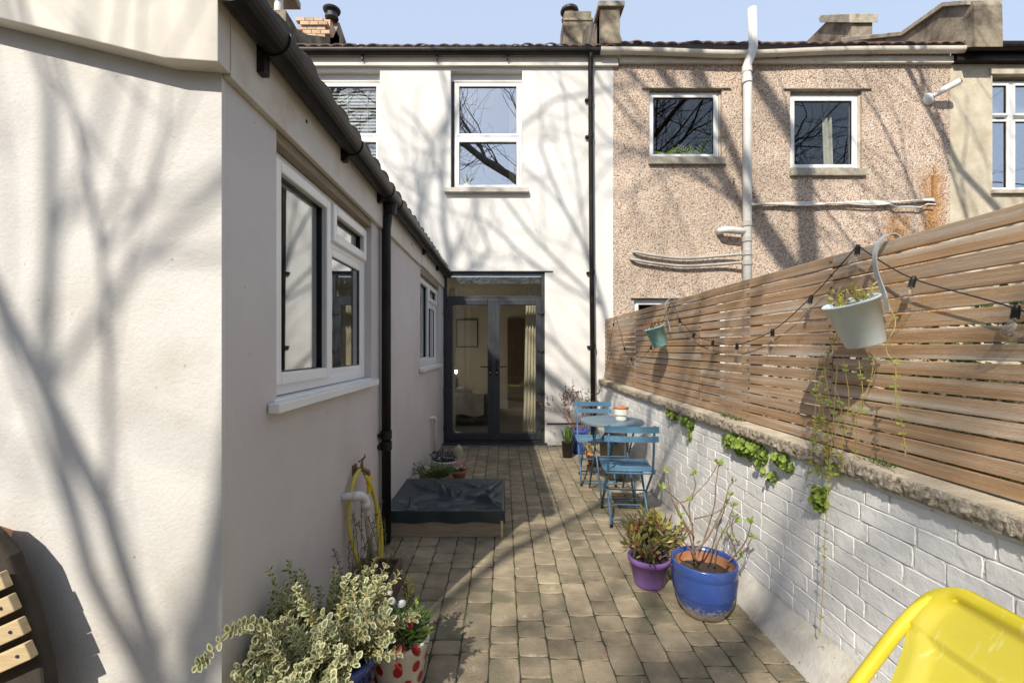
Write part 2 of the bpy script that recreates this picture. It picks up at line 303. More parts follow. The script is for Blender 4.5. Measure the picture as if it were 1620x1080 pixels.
# a wall frame: u along the wall, v up, w outwards
class PL:
    def __init__(s, kind, base): s.k = kind; s.b = base
    def p(s, u, v, w): return Vector((u, s.b-w, v)) if s.k == 'f' else Vector((s.b+w, u, v))
    def box(s, mb, u0, u1, v0, v1, w0, w1):
        if s.k == 'f': mb.box(u0, u1, s.b-w1, s.b-w0, v0, v1)
        else: mb.box(s.b+w0, s.b+w1, u0, u1, v0, v1)
    def wall(s, mb, u0, u1, v0, v1, holes, t, sub=.6):
        us = sorted({u0, u1, *[h[0] for h in holes], *[h[1] for h in holes]}); vs = sorted({v0, v1, *[h[2] for h in holes], *[h[3] for h in holes]})
        us = [u for u in us if u0 <= u <= u1]; vs = [v for v in vs if v0 <= v <= v1]
        def solid(i, j):
            if i < 0 or j < 0 or i >= len(us)-1 or j >= len(vs)-1: return False
            cu = (us[i]+us[i+1])/2; cv = (vs[j]+vs[j+1])/2
            return not any(h[0] < cu < h[1] and h[2] < cv < h[3] for h in holes)
        for i in range(len(us)-1):
            for j in range(len(vs)-1):
                if not solid(i, j): continue
                a, b, c, e = us[i], us[i+1], vs[j], vs[j+1]
                q = [s.p(a, c, 0), s.p(b, c, 0), s.p(b, e, 0), s.p(a, e, 0)]; z = [s.p(a, c, -t), s.p(b, c, -t), s.p(b, e, -t), s.p(a, e, -t)]
                fs = [(0, 1, 2, 3), (7, 6, 5, 4)]
                for (di, dj, k) in ((0, -1, (0, 4, 5, 1)), (1, 0, (1, 5, 6, 2)), (0, 1, (2, 6, 7, 3)), (-1, 0, (3, 7, 4, 0))):
                    if not solid(i+di, j+dj): fs.append(k)
                mb.add(q+z, fs)
    def ring(s, mb, u0, u1, v0, v1, w0, w1, t, tb=None):
        tb = tb or t
        s.box(mb, u0, u0+t, v0, v1, w0, w1); s.box(mb, u1-t, u1, v0, v1, w0, w1)
        s.box(mb, u0+t, u1-t, v0, v0+tb, w0, w1); s.box(mb, u0+t, u1-t, v1-t, v1, w0, w1)
def window(pl, parent, u0, u1, v0, v1, wf, sashes, glass, fr=.045, sw=.05, mull=(), depth=.06, m='upvc', name='window'):
    """frame ring at depth wf (outer face), mullions, then sashes [(u0,u1,v0,v1,proud)]"""
    b = MB(); pl.ring(b, u0, u1, v0, v1, wf-depth, wf, fr)
    for a in mull: pl.box(b, *a, wf-depth, wf-.001)
    win = b.build(name, m, parent, bevel=.004)
    for (a, c, e, g, pr) in sashes:
        sb = MB(); pl.ring(sb, a, c, e, g, wf-depth+.005, wf+pr, sw); s = sb.build('sash', m, win, bevel=.007)
        gb = MB(); pl.box(gb, a+sw-.005, c-sw+.005, e+sw-.005, g-sw+.005, wf-.022, wf-.018); gb.build('pane', glass, win)
        kb = MB(); pl.ring(kb, a+sw-.001, c-sw+.001, e+sw-.001, g-sw+.001, wf-.03, wf-.008+min(pr, .004), .005); kb.build('gasket', 'black_plastic', win)
    return win

# ---------------------------------------------------------------- ground
FY = 6.73                                          # facade plane
g = MB(); g.add([(-120, -120, -.06), (120, -120, -.06), (120, 160, -.06), (-120, 160, -.06)], [(0, 1, 2, 3)])
o = g.build('ground', 'earth'); o['kind'] = 'structure'
pv = bpy.data.objects.new('paving', None); pv.location = (0, 3.5, 0); link(pv); pv['kind'] = 'structure'
b = MB(); b.box(-.93, 1.36, -3, 6.72, -.055, -.0055); b.build('bedding', 'joint', pv)
W = .1385; LEN = (.105, .14, .175, .205); pm = {}
def block_mesh(L, k):
    b = MB(); n = 3; hw = W/2-.0016; hl = L/2-.0016
    ring = []
    for (ax, ay, bx, by) in ((-1, -1, 1, -1), (1, -1, 1, 1), (1, 1, -1, 1), (-1, 1, -1, -1)):
        for q in range(n):
            t = q/n; x = (ax+(bx-ax)*t)*hw; y = (ay+(by-ay)*t)*hl; c = .004 if q == 0 else 0
            ring.append((x*(1-c/hw)+rnd(-.0011, .0011), y*(1-c/hl)+rnd(-.0011, .0011)))
    m_ = len(ring); ins = .0035+rnd(0, .002)
    vs = [(x, y, -.04) for x, y in ring]+[(x, y, -.0045) for x, y in ring]+[(x*(1-ins/hw), y*(1-ins/hl), rnd(-.0004, .0004)) for x, y in ring]
    fs = [(i+r*m_, (i+1) % m_+r*m_, (i+1) % m_+(r+1)*m_, i+(r+1)*m_) for r in range(2) for i in range(m_)]+[tuple(range(2*m_, 3*m_))]
    b.add(vs, fs); return b
variants = {}
for L in LEN:
    for k in range(4):
        bb = block_mesh(L, k); me = bpy.data.meshes.new('paving_block'); me.from_pydata(bb.v, [], bb.f); me.materials.append(MT['paver']); me.update(); variants[L, k] = (me, bb)
blocks = []
for c in range(16):
    x = -.895+W*(c+.5); y = .9+rnd(0, .1)
    while y < 6.56:
        L = random.choice(LEN)
        if y+L > 6.60: L = LEN[0]
        if y+L > 6.68: break
        blocks.append((x, y+L/2, L)); y += L
blocks.sort(key=lambda t: -(1 if 1.85 < t[1] else 0)*W*t[2]/t[1]**3)
rest = MB()
for i, (x, y, L) in enumerate(blocks):
    k = random.randrange(4); z = rnd(-.0022, .0015); tl = (rnd(-.01, .01), rnd(-.01, .01), rnd(-.006, .006))
    if i < 300: inst(variants[L, k][0], 'paving_block', pv, (x, y, z), tl)
    else:
        bb = variants[L, k][1]; rest.add([(p[0]+x, p[1]+y, p[2]+z) for p in bb.v], bb.f)
rest.build('far_paving_blocks', 'paver', pv, kind='stuff')

# ---------------------------------------------------------------- left extension
WX = -.897; GY = 1.45
ext = thing('house_extension', 'single-storey pale rendered kitchen extension with black gutter on the left of the yard', 'building', (-2, 4, 0))
side = PL('s', WX); gab = PL('f', GY)
W1 = (1.80, 3.10, 1.20, 2.30); W2 = (4.93, 6.36, 1.19, 2.30)
b = MB(); side.wall(b, GY+.0205, FY-.002, -.05, 2.53, [W1, W2], .25); b.build('side_wall', 'render_side', ext)
b = MB(); gab.wall(b, -4.2, WX, -.05, 2.31, [], .02)
b.prism([(-4.2, 2.31), (WX, 2.31), (WX, 2.5), (-4.2, 3.3)], 'y', GY, GY+.02); b.build('gable_wall', 'render_gable', ext)
# bargeboard with the kick at the eaves
bt = [(-4.2, 3.08), (-1.035, 2.31), (-.868, 2.298), (-.868, 2.52), (-1.035, 2.535), (-4.2, 3.32)]
b = MB(); b.prism([(-4.2, 3.085), (-1.035, 2.312), (-.868, 2.300), (-.868, 2.56), (-1.0, 2.57), (-4.2, 3.36)], 'y', 1.385, GY-.002); b.build('bargeboard', 'fascia_cream', ext, bevel=.003)
b = MB(); b.box(WX+.002, -.868, GY+.002, 3.30, 2.292, 2.53); b.box(WX+.002, -.872, 3.303, 4.85, 2.305, 2.53); b.box(WX+.002, -.868, 4.853, FY-.004, 2.315, 2.53); b.build('fascia', 'fascia_cream', ext, bevel=.003)
for (yy, z) in ((2.0, 2.42), (4.3, 2.40)):
    b = MB(); b.box(-.868, -.864, yy, yy+.012, z, z+.012); b.build('nail', 'black_metal', ext)
# roof deck, rising away to the left
b = MB(); b.prism([(-.80, 2.555), (-.80, 2.575), (-4.3, 3.43), (-4.3, 3.40)], 'y', 1.335, FY-.002); b.build('roof', 'roof_slate', ext)
tb = MB(); tb.prism([(-.01, 0), (.19, 0), (.19, .012), (.15, .032), (.09, .036), (.04, .028), (-.01, .012)], 'x', -.30, .0)
tm = bpy.data.meshes.new('roof_tile'); tm.from_pydata(tb.v, [], tb.f); tm.materials.append(MT['roof_slate']); tm.update()
y = 1.34
while y < 6.5: inst(tm, 'roof_tile', ext, (-.788+rnd(-.004, .004), y, 2.562+rnd(-.003, .003)), (0, R(13.8), 0)); y += .2
# gutter
def gutter_prof(r=.056, n=10): return [(-r, .018)]+[(r*math.cos(math.pi+math.pi*i/n), r*math.sin(math.pi+math.pi*i/n)*.98) for i in range(n+1)]+[(r, .018), (r-.006, .018)]+[((r-.006)*math.cos(-math.pi*i/n), (r-.006)*math.sin(-math.pi*i/n)) for i in range(n+1)]+[(-r+.006, .018)]
gp = gutter_prof()
b = MB(); b.prism([(x-.808, z+2.515) for x, z in gp], 'y', 1.36, FY-.004); gut = b.build('gutter', 'gutter_black', ext)
b = MB(); b.prism([(-.808+.06*math.cos(a/12*math.pi+math.pi), 2.515+.06*math.sin(a/12*math.pi+math.pi)) for a in range(13)]+[(-.748, 2.537), (-.868, 2.537)], 'y', 1.345, 1.362); b.build('end_cap', 'gutter_black', gut)
for yy in (1.62, 2.45, 3.15, 3.42, 4.9, 5.9):
    b = MB(); gq = gutter_prof(.0615); b.prism([(x-.808, z+2.515) for x, z in gq], 'y', yy-.018, yy+.018); b.box(-.868, -.84, yy-.018, yy+.018, 2.40 if yy < 2 else 2.43, 2.50); b.build('gutter_bracket', 'black_plastic', gut)
# downpipe
DX, DY = -.850, 3.31
b = MB(); b.tube([(-.83, DY, 2.50), (-.835, DY, 2.40), (DX, DY, 2.30), (DX, DY, .02)], .034, 14); dp = b.build('downpipe', 'black_plastic', ext, smooth=True)
b = MB(); b.tube([(-.82, DY, 2.40), (-.82, DY, 2.475)], [.038, .05], 14); b.build('outlet', 'black_plastic', dp)
for z in (.80, .72):
    b = MB(); b.tube([(DX, DY, z-.03), (DX, DY, z+.03)], .041, 14); b.box(WX, DX-.02, DY-.07, DY+.07, z-.012, z+.012); b.build('pipe_clip', 'black_plastic', dp)
# windows in the side wall
def side_window(W, mu, oz):
    u0, u1, v0, v1 = W; u0 += .002; u1 -= .002; v0 += .03; v1 -= .055
    o = window(side, ext, u0, u1, v0, v1, -.045, [(u0+.035, mu-.012, v0+.045, v1-.035, .024), (mu+.03, u1-.035, v0+.035, oz-.012, -.004), (mu+.03, u1-.035, oz+.01, v1-.03, .024)], 'glass_side', fr=.05, sw=.052,
               mull=[(mu-.02, mu+.035, v0+.05, v1-.05), (mu+.035, u1-.05, oz-.02, oz+.02)])
    s = MB(); side.box(s, W[0]-.02, W[1]+.0, v0-.055, v0-.004, -.10, .005); side.box(s, W[0]-.075, W[1]+.01, v0-.05, v0-.012, .005, .05); s.build('window_sill', 'upvc', o, bevel=.004)
    return o
side_window(W1, 2.44, 2.00); side_window(W2, 5.62, 2.00)
for W_ in (W1, W2):
    b = MB(); side.box(b, W_[0], W_[1], W_[3]-.05, W_[3], -.24, -.002); b.build('lintel', 'old_wood', ext)
b = MB()
for (ya, yb) in ((1.72, 4.55), (4.58, 6.68)):
    x0, x1, z0, z1 = -3.6, WX-.253, .02, 2.45
    b.add([(x0, ya, z0), (x1, ya, z0), (x1, yb, z0), (x0, yb, z0), (x0, ya, z1), (x1, ya, z1), (x1, yb, z1), (x0, yb, z1)], [(0, 1, 2, 3), (4, 7, 6, 5), (0, 4, 5, 1), (2, 6, 7, 3), (0, 3, 7, 4)])
b.build('interior', 'room_dark', ext)
# pipes and tap on the side wall
b = MB(); b.tube([(WX-.01, 2.53, .60), (-.83, 2.55, .60), (-.80, 2.57, .595), (-.785, 2.59, .57), (-.785, 2.60, .53), (-.80, 2.82, .07)], [.021, .021, .023, .023, .021, .021], 12)
b.tube([(-.845, 2.545, .60), (-.80, 2.565, .597)], .026, 12); b.tube([(-.785, 2.597, .56), (-.785, 2.603, .51)], .026, 12); b.build('waste_pipe', 'white_pipe', ext, smooth=True)
b = MB(); b.tube([(WX-.01, 5.55, .565), (-.865, 5.60, .572), (-.85, 5.66, .56), (-.85, 5.68, .52), (-.85, 5.70, .02)], .02, 10); b.tube([(-.85, 5.675, .55), (-.85, 5.685, .5)], .024, 10); b.build('overflow_pipe', 'white_pipe', ext, smooth=True)
b = MB(); b.tube([(WX, 2.73, .70), (-.84, 2.74, .70), (-.815, 2.745, .685), (-.81, 2.75, .655)], [.013, .013, .014, .011], 10); b.tube([(-.85, 2.74, .70), (-.85, 2.74, .745)], [.012, .007], 8); b.tube([(-.86, 2.71, .752), (-.84, 2.77, .765)], .006, 6); b.box(WX, WX+.012, 2.70, 2.76, .67, .73); b.tube([(-.85, 2.74, .74), (-.83, 2.74, .79)], .004, 6); b.build('garden_tap', 'tap_brass', ext)
# hose
hs = MB(); hp = [(-.812, 2.75, .66), (-.81, 2.75, .60), (-.805, 2.76, .50)]
pts = [(578, 752, 2.72), (590, 775, 2.76), (596, 810, 2.80), (599, 860, 2.80), (597, 893, 2.78), (586, 905, 2.70), (570, 896, 2.62), (558, 862, 2.58), (551, 825, 2.57), (553, 790, 2.58), (560, 758, 2.64), (568, 744, 2.72), (575, 745, 2.75), (586, 770, 2.79), (600, 815, 2.84), (604, 860, 2.84), (601, 900, 2.80), (594, 935, 2.74), (585, 960, 2.70)]
def smooth_path(pts, n=6):
    out = []; k = len(pts)
    for i in range(k-1):
        p0, p1, p2, p3 = [Vector(pts[max(0, min(k-1, j))]) for j in (i-1, i, i+1, i+2)]
        for q in range(n):
            t = q/n; out.append(.5*((2*p1)+(p2-p0)*t+(2*p0-5*p1+4*p2-p3)*t*t+(3*p1-p0-3*p2+p3)*t**3))
    return out+[Vector(pts[-1])]
def PXn(px, py, y): v = P(px, py, y); v.x = max(v.x, -.874); return v
ht = thing('garden_hose', 'faded yellow garden hose looped over the tap beside the black downpipe', 'hose', (-.8, 2.7, .3))
b = MB(); b.tube(smooth_path([PXn(*q) for q in pts]), .0105, 10); b.build('hose', 'hose_yellow', ht, smooth=True)
b = MB(); b.lathe([(.012, -.1), (.014, -.095), (.014, -.05), (.018, -.045), (.018, 0), (.012, .004)], 14, Matrix.Translation((-.81, 2.75, .655))); b.build('hose_connector', 'conn_yellow', ht, smooth=False)

# ---------------------------------------------------------------- the terrace behind: white house
fac = PL('f', FY)
def X(px): return (px-VX)*FY/F
def Z(py): return CH-(py-VY)*FY/F
wh = thing('white_house', 'two-storey white rendered house closing the end of the yard, black gutter and dark french doors', 'house', (-1, 8, 0))
U1 = (X(713), X(826), Z(299), Z(112)); U2 = (X(487), X(601), Z(299), Z(112)); DR = (X(701), X(862), 0, Z(430))
WXR = X(970)
b = MB(); fac.wall(b, -4.2, WXR, -.05, Z(91), [U1, U2, (DR[0], DR[1], -.05, DR[3])], .28); b.build('wall', 'render_white', wh)
b = MB(); fac.box(b, -4.1, X(977), Z(107), Z(91), .002, .05); fac.box(b, -4.1, X(977), Z(92), Z(89), .05, .11); b.build('fascia', 'fascia_cream', wh, bevel=.003)
b = MB(); b.prism([(-(y)+FY-.105, z+Z(88)) for y, z in gp], 'x', X(463), X(947)); gt = b.build('gutter', 'gutter_black', wh)
for px in (471, 576, 692, 803): 
    b = MB(); b.prism([(-(y)+FY-.105, z+Z(88)) for y, z in gutter_prof(.0605)], 'x', X(px)-.02, X(px)+.02); b.box(X(px)-.008, X(px)+.008, FY-.10, FY-.052, Z(100), Z(94)); b.build('gutter_bracket', 'white_pipe' if px < 500 else 'black_plastic', gt)
b = MB(); dx = X(932.5); b.tube([(dx, FY-.12, Z(92)), (dx, FY-.11, Z(98)), (dx, FY-.075, Z(112)), (dx+.02, FY-.07, Z(420)), (dx+.045, FY-.07, .02)], .036, 12); dp = b.build('downpipe', 'gutter_black', wh, smooth=True)
for py in (160, 218, 432, 548, 640):
    b = MB(); t = (py-112)/600*.05; b.tube([(dx+t, FY-.07, Z(py)-.03), (dx+t, FY-.07, Z(py)+.03)], .042, 12); b.box(dx+t-.075, dx+t+.04, FY-.05, FY, Z(py)-.012, Z(py)+.012); b.build('pipe_clip', 'gutter_black', dp)
b = MB(); b.box(X(863)+.02, WXR, FY-.013, FY, .30, .32); b.build('cable', 'cable', wh)
# roofs
def roof(parent, x0, x1, z, m, tile_px=None, y0=FY-.14):
    b = MB(); n = int((x1-x0)/.04)
    b.grid(lambda u, v: (x0+(x1-x0)*u, y0+.02+v*4.6, z+.03+v*4.6*.62+.018*abs(math.sin((x0+(x1-x0)*u)/.17*math.pi))), n, 1); b.build('roof', m, parent)
    tb = MB(); k = 8
    prof = [(.17*i/k, .027*math.sin(math.pi*i/k)**.8) for i in range(k+1)]
    vs = [(x, 0, z_) for x, z_ in prof]+[(x, 0, z_+.016) for x, z_ in prof]+[(x, .32, z_+.20) for x, z_ in prof]+[(x, .32, z_+.216) for x, z_ in prof]; q = k+1
    fs = [(i, i+1, i+1+q, i+q) for i in range(k)]+[(i+q, i+1+q, i+1+3*q, i+3*q) for i in range(k)]+[(i+1, i, i+2*q, i+1+2*q) for i in range(k)]
    me = bpy.data.meshes.new('roof_tile'); me.from_pydata(vs, [], fs); me.materials.append(MT[m]); me.update()
    x = x0
    while x < x1-.1: inst(me, 'roof_tile', parent, (x, y0-rnd(0, .03), z+rnd(-.006, .006)), (rnd(-.02, .02), rnd(-.04, .04), rnd(-.03, .03))); x += .172
roof(wh, -3.0, X(972), Z(82)-.025, 'roof_tile')
# upper windows
for (U, nm) in ((U1, 0), (U2, 1)):
    u0, u1, v0, v1 = U
    zt = Z(124); mid = Z(213)
    b = MB(); fac.box(b, u0+.001, u1-.001, zt, v1-.001, -.12, -.09); b.build('window_head', 'render_white', wh)
    o = window(fac, wh, u0+.045, u1-.002, v0+.01, zt-.002, -.10, [(u0+.08, u1-.04, mid+.02, zt-.03, .008), (u0+.08, u1-.04, v0+.05, mid-.035, .02)], 'glass_up' if nm == 0 else 'glass_blind', fr=.05, sw=.04, mull=[(u0+.095, u1-.05, mid-.03, mid+.03)])
    b = MB(); fac.box(b, u0+.001, u0+.043, v0, zt, -.14, -.09); b.build('reveal_strip', 'anthracite' if nm == 0 else 'upvc', o)
    s = MB(); fac.box(s, u0-.09, u1+.09, v0-.065, v0-.0, -.10, .075); s.build('window_sill', 'plinth', wh, bevel=.005)
# rooms upstairs
def room(parent, x0, x1, z0, z1, y0, y1, m, name='interior'):
    b = MB(); b.add([(x0, y0, z0), (x1, y0, z0), (x1, y1, z0), (x0, y1, z0), (x0, y0, z1), (x1, y0, z1), (x1, y1, z1), (x0, y1, z1)], [(0, 1, 2, 3), (4, 7, 6, 5), (2, 6, 7, 3), (0, 3, 7, 4), (1, 5, 6, 2)])
    return b.build(name, m, parent)
room(wh, -3.1, -1.2, 3.2, 5.6, FY+.282, FY+2.8, 'room_wall'); room(wh, -1.19, 1.4, 3.2, 5.6, FY+.282, FY+2.8, 'room_dark')
# venetian blind behind the left upper window
bl = thing('venetian_blind', 'white slatted blind behind the upper left window', 'blind', (X(545), FY+.3, Z(200)))
sm_ = MB(); sm_.box(-.48, .48, -.026, .026, -.001, .001)
me = bpy.data.meshes.new('blind_slat'); me.from_pydata(sm_.v, [], sm_.f); me.materials.append(MT['blind']); me.update()
zz = U2[2]+.05
while zz < Z(128): inst(me, 'blind_slat', bl, (X(545), FY+.165, zz), (R(58), 0, 0)); zz += .05
for q in (-.3, 0, .3):
    b = MB(); b.box(X(545)+q-.004, X(545)+q+.004, FY+.138, FY+.142, U2[2]+.04, Z(126)); b.build('blind_cord', 'blind', bl)
# curtain + spiky plant in the right upper window
cb = MB(); cb.grid(lambda u, v: (X(806)+.10*u, FY+.24+.02*math.sin(u*18), U1[2]+v*1.55), 20, 2); tag(cb.build('curtain', 'curtain', None, smooth=True), 'pale curtain hanging at the right edge of the upper middle window', 'curtain')
def spiky(name, label, c, n, L, m, spread=.8, pot='white_glaze'):
    t = thing(name, label, 'plant', c)
    b = MB(); b.lathe([(.035, 0), (.05, .07), (.045, .07), (.04, .06)], 12, Matrix.Translation(c)); b.build('pot', pot, t)
    b = MB()
    for i in range(n):
        a = rnd(0, 6.28); d = Vector((math.cos(a)*spread, math.sin(a)*spread*.5, rnd(.3, 1))).normalized(); p = Vector(c)+Vector((0, 0, .06))
        b.leaf(p, d, Vector((0, -.4, 1)), L*rnd(.6, 1.1), .02)
    b.build('leaves', m, t, kind='stuff')
    return t
spiky('potted_plant', 'small spiky houseplant inside the upper middle window sill', (X(738), FY+.14, U1[2]+.05), 26, .2, 'leaf_lime')

# french doors
door = (lambda b: (fac.ring(b, DR[0]+.004, DR[1]-.004, .02, DR[3]-.004, -.10, -.02, .045, .04), fac.box(b, DR[0]+.06, DR[1]-.06, Z(474), Z(468), -.10, -.022), b)[2])(MB()).build('french_door', 'anthracite', wh, bevel=.003)
tz = Z(471)
mid = X(781)
for k, (a, c) in enumerate(((DR[0]+.045, mid-.003), (mid+.003, DR[1]-.045))):
    b = MB(); fac.ring(b, a, c, .065, tz-.02, -.09, -.005, .088, .11); b.build('door_leaf', 'anthracite', door, bevel=.008)
    b = MB(); fac.box(b, a+.085, c-.085, .172, tz-.12, -.052, -.048); b.build('pane', 'glass_door', door)
    s = -1 if k == 0 else 1; hx = mid+s*.050; hz = Z(580)
    b = MB(); fac.box(b, hx-.014, hx+.014, hz-.13, hz+.10, -.005, .006); b.tube([fac.p(hx, hz, 0), fac.p(hx, hz, .045), fac.p(hx+s*.03, hz, .052), fac.p(hx+s*.14, hz+.004, .05)], .009, 8); b.build('handle', 'black_plastic', door)
    b = MB(); b.tube([fac.p(hx, hz-.085, .004), fac.p(hx, hz-.085, .012)], .009, 8); b.build('keyhole', 'galv', door)
b = MB(); fac.box(b, mid-.02, mid+.02, .07, tz-.025, -.004, .004); b.build('centre_bead', 'anthracite', door, bevel=.003)
for side_ in (0, 1):
    for py in (493, 552, 618, 674):
        x = (DR[1]-.06) if side_ else (DR[0]+.06)
        b = MB(); fac.box(b, x-.05, x+.045, Z(py)-.028, Z(py)+.028, -.02, .014); b.tube([fac.p(x+.0, Z(py)-.045, .014), fac.p(x+.0, Z(py)+.045, .014)], .011, 8); b.build('hinge', 'anthracite', door)
b = MB(); fac.box(b, DR[0]+.055, DR[1]-.055, Z(467), DR[3]-.06, -.052, -.048); b.build('fanlight_pane', 'glass_door', door)
b = MB(); fac.box(b, DR[0]-.0, DR[1]+.03, .0, .028, .003, .06); b.build('threshold', 'anthracite', door, bevel=.004)
b = MB(); fac.box(b, DR[0]+.0, DR[1]+.12, DR[3]-.002, DR[3]+.012, -.02, .012); b.build('door_head_trim', 'anthracite', wh)
dr = thing('drain_channel', 'narrow slotted drain grating along the french door threshold', 'drain', (0, 6.64, 0))
b = MB(); b.box(-.88, X(872), 6.60, 6.668, -.012, -.004); b.build('channel', 'black_metal', dr)
tb = MB(); tb.box(-.004, .004, -.036, .036, -.004, .004); me = bpy.data.meshes.new('grate_bar'); me.from_pydata(tb.v, [], tb.f); me.materials.append(MT['grey_pipe']); me.update()
x = -.87
while x < X(872): inst(me, 'grate_bar', dr, (x, 6.634, .001)); x += .025

# living room behind the doors
lr = room(wh, -1.15, 1.3, .03, 2.52, FY+.282, 10.4, ['room_beige'], 'living_room')
b = MB(); b.box(-1.14, 1.29, FY+.285, FY+.78, .032, .036); b.build('wood_floor', 'oak_floor', wh)
b = MB(); b.box(-1.14, 1.29, FY+.782, 10.39, .032, .04); b.build('carpet', 'carpet', wh)
bd = MB(); bd.box(.10, .98, 10.32, 10.39, .04, 2.1); tag(bd.build('cupboard', 'brown_door', None, bevel=.006), 'dark brown cupboard door at the back of the living room', 'cupboard')
pf = thing('picture_frame', 'large pale picture in a thin dark frame hanging on the living room wall', 'picture', (-.75, 10.3, 1.7))
b = MB(); PL('f', 10.38).ring(b, P(722, 505, 10.35).x, P(756, 505, 10.35).x, P(0, 549, 10.35).z, P(0, 505, 10.35).z, 0, .03, .02); b.build('frame', 'black_metal', pf)
b = MB(); b.box(P(722, 0, 10.35).x+.02, P(756, 0, 10.35).x-.02, 10.365, 10.375, P(0, 549, 10.35).z+.02, P(0, 505, 10.35).z-.02); b.build('print', 'fabric_cream', pf)
sf = thing('sofa', 'dark sofa inside the french doors with a cream throw on its arm', 'sofa', (-.6, 8.6, 0))
b = MB(); b.box(-1.0, -.12, 8.25, 9.6, .10, .42); b.box(-1.0, -.12, 8.05, 8.25, .10, .60); b.box(-1.1, -.95, 8.25, 9.6, .1, .82); b.build('body', 'fabric_dark', sf, bevel=.04, seg=3)
th = MB(); th.grid(lambda u, v: (-.86+.52*u, 8.03+(.02+.02*math.sin(u*9+v*3))*-1+(0 if v < .7 else (v-.7)*.8), .24+.025*math.sin(u*7)*(1-v)+min(v, .7)*.55), 24, 12)
tag(th.build('throw_blanket', 'fabric_cream', None, smooth=True), 'cream throw draped over the sofa arm inside the doors', 'blanket')
pb = MB(); pb.lathe([(.0, -.06), (.12, -.05), (.17, 0), (.12, .05), (0, .06)], 16, Matrix.Translation((-.70, 8.2, .67)) @ Matrix.Diagonal((1, .7, 1, 1))); tag(pb.build('fluffy_cushion', 'petal_white', None, smooth=True), 'fluffy white cushion on the sofa arm inside the doors', 'cushion')
lt = thing('table_lamp', 'small lit table lamp glowing behind the left door pane', 'lamp', (-.93, 8.9, .5))
b = MB(); b.lathe([(.05, 0), (.05, .01), (.008, .02), (.008, .42)], 12, Matrix.Translation((-.93, 8.9, .5))); b.build('stand', 'black_metal', lt)
b = MB(); b.lathe([(0, 0), (.03, .02), (.035, .04), (.02, .07), (0, .075)], 14, Matrix.Translation((-.93, 8.9, .92))); b.build('bulb', 'lamp_glow', lt, smooth=True)
b = MB(); b.box(-1.08, -.80, 8.75, 9.05, .04, .50); tag(b.build('side_table', 'brown_door', None, bevel=.01), 'brown side table under the lit lamp in the living room', 'table')
cb = MB(); cb.grid(lambda u, v: (X(834)+.16*u-.05*(1-v)*(1-u), FY+.33+.025*math.sin(u*25), .06+v*2.3), 36, 4); tag(cb.build('curtain', 'curtain', None, smooth=True), 'full-length cream curtain at the right edge of the french doors', 'curtain')
cb = MB(); cb.grid(lambda u, v: (X(706)+.10*u, FY+.33+.02*math.sin(u*25), .06+v*2.3), 36, 2); tag(cb.build('curtain', 'curtain', None, smooth=True), 'cream curtain gathered at the left edge of the french doors', 'curtain')

# ---------------------------------------------------------------- pebbledash house
ph = thing('pebbledash_house', 'brown pebbledashed neighbouring house with two small white windows and white soil pipe', 'house', (4, 8, 0))
V1 = (X(1027), X(1142), Z(250), Z(141)); V2 = (X(1250), X(1364), Z(268), Z(142)); V3 = (X(1003), X(1150), Z(640), Z(472))
XR = X(1503)
b = MB(); fac.wall(b, WXR+.001, XR, -.05, Z(84), [V1, V2, V3], .28); b.build('wall', 'pebbledash', ph)
b = MB(); fac.box(b, X(978), X(1503), Z(103), Z(92), .002, .06); b.build('fascia', 'cream_gutter', ph, bevel=.003)
# sagging cream gutter
n = 16; b = MB()
def gy(t): return Z(88+6*math.exp(-((t-.38)/.2)**2)-1.5*t)
for i in range(n):
    t0, t1 = i/n, (i+1)/n; x0 = X(947)+(X(1512)-X(947))*t0; x1 = X(947)+(X(1512)-X(947))*t1
    q = len(gp); vs = [(x0, -(y)+FY-.12, z+gy(t0)) for y, z in gp]+[(x1, -(y)+FY-.12, z+gy(t1)) for y, z in gp]
    b.add(vs, [(k, (k+1) % q, (k+1) % q+q, k+q) for k in range(q)]+([tuple(range(q-1, -1, -1))] if i == 0 else [])+([tuple(range(q, 2*q))] if i == n-1 else []))
b.build('gutter', 'cream_gutter', ph)
roof(ph, X(975), X(1508), Z(82)+.01, 'roof_tile')
for (V, sill_m) in ((V1, 0), (V2, 1)):
    u0, u1, v0, v1 = V; mu = []
    zt = v1-(.035 if V is V1 else .06)
    sa = [(u0+.035, u1-.065, v0+.035, zt-.03, .012)]
    window(fac, ph, u0+.004, u1-.03, v0+.004, zt, -.05, sa, 'glass_dark', fr=.045, sw=.04 if V is V1 else .055)
    s = MB(); fac.box(s, u0-.01, u1+.04, v0-.105, v0, -.12, .05); s.build('window_sill', 'concrete', ph, bevel=.006)
    s = MB(); fac.box(s, u0-.10, u1+.13, v1-.001, v1+.014, -.02, .03); s.build('drip_ledge', 'concrete', ph)
    s = MB(); fac.box(s, u0+.002, u1-.002, zt+.002, v1-.002, -.10, -.06); s.build('window_head', 'concrete', ph)
    s = MB(); fac.box(s, u1-.028, u1-.002, v0+.002, zt, -.14, -.04); s.build('reveal_strip', 'render_cream', ph)
window(fac, ph, V3[0]+.004, V3[1]-.004, V3[2], V3[3]-.01, -.05, [(V3[0]+.04, V3[1]-.04, V3[2]+.04, V3[3]-.05, .01)], 'glass_dark', fr=.05, sw=.04)
s = MB(); fac.box(s, V3[0]-.05, V3[1]+.05, V3[3]-.001, V3[3]+.012, -.02, .03); s.build('drip_ledge', 'concrete', ph)
room(ph, WXR+.1, 4.2, 3.0, 5.6, FY+.282, FY+2.6, 'room_dark'); room(ph, 4.22, 6.5, 3.0, 5.6, FY+.282, FY+2.6, 'room_dark'); room(ph, WXR+.1, 6.5, .1, 2.6, FY+.282, FY+2.6, 'room_dark')
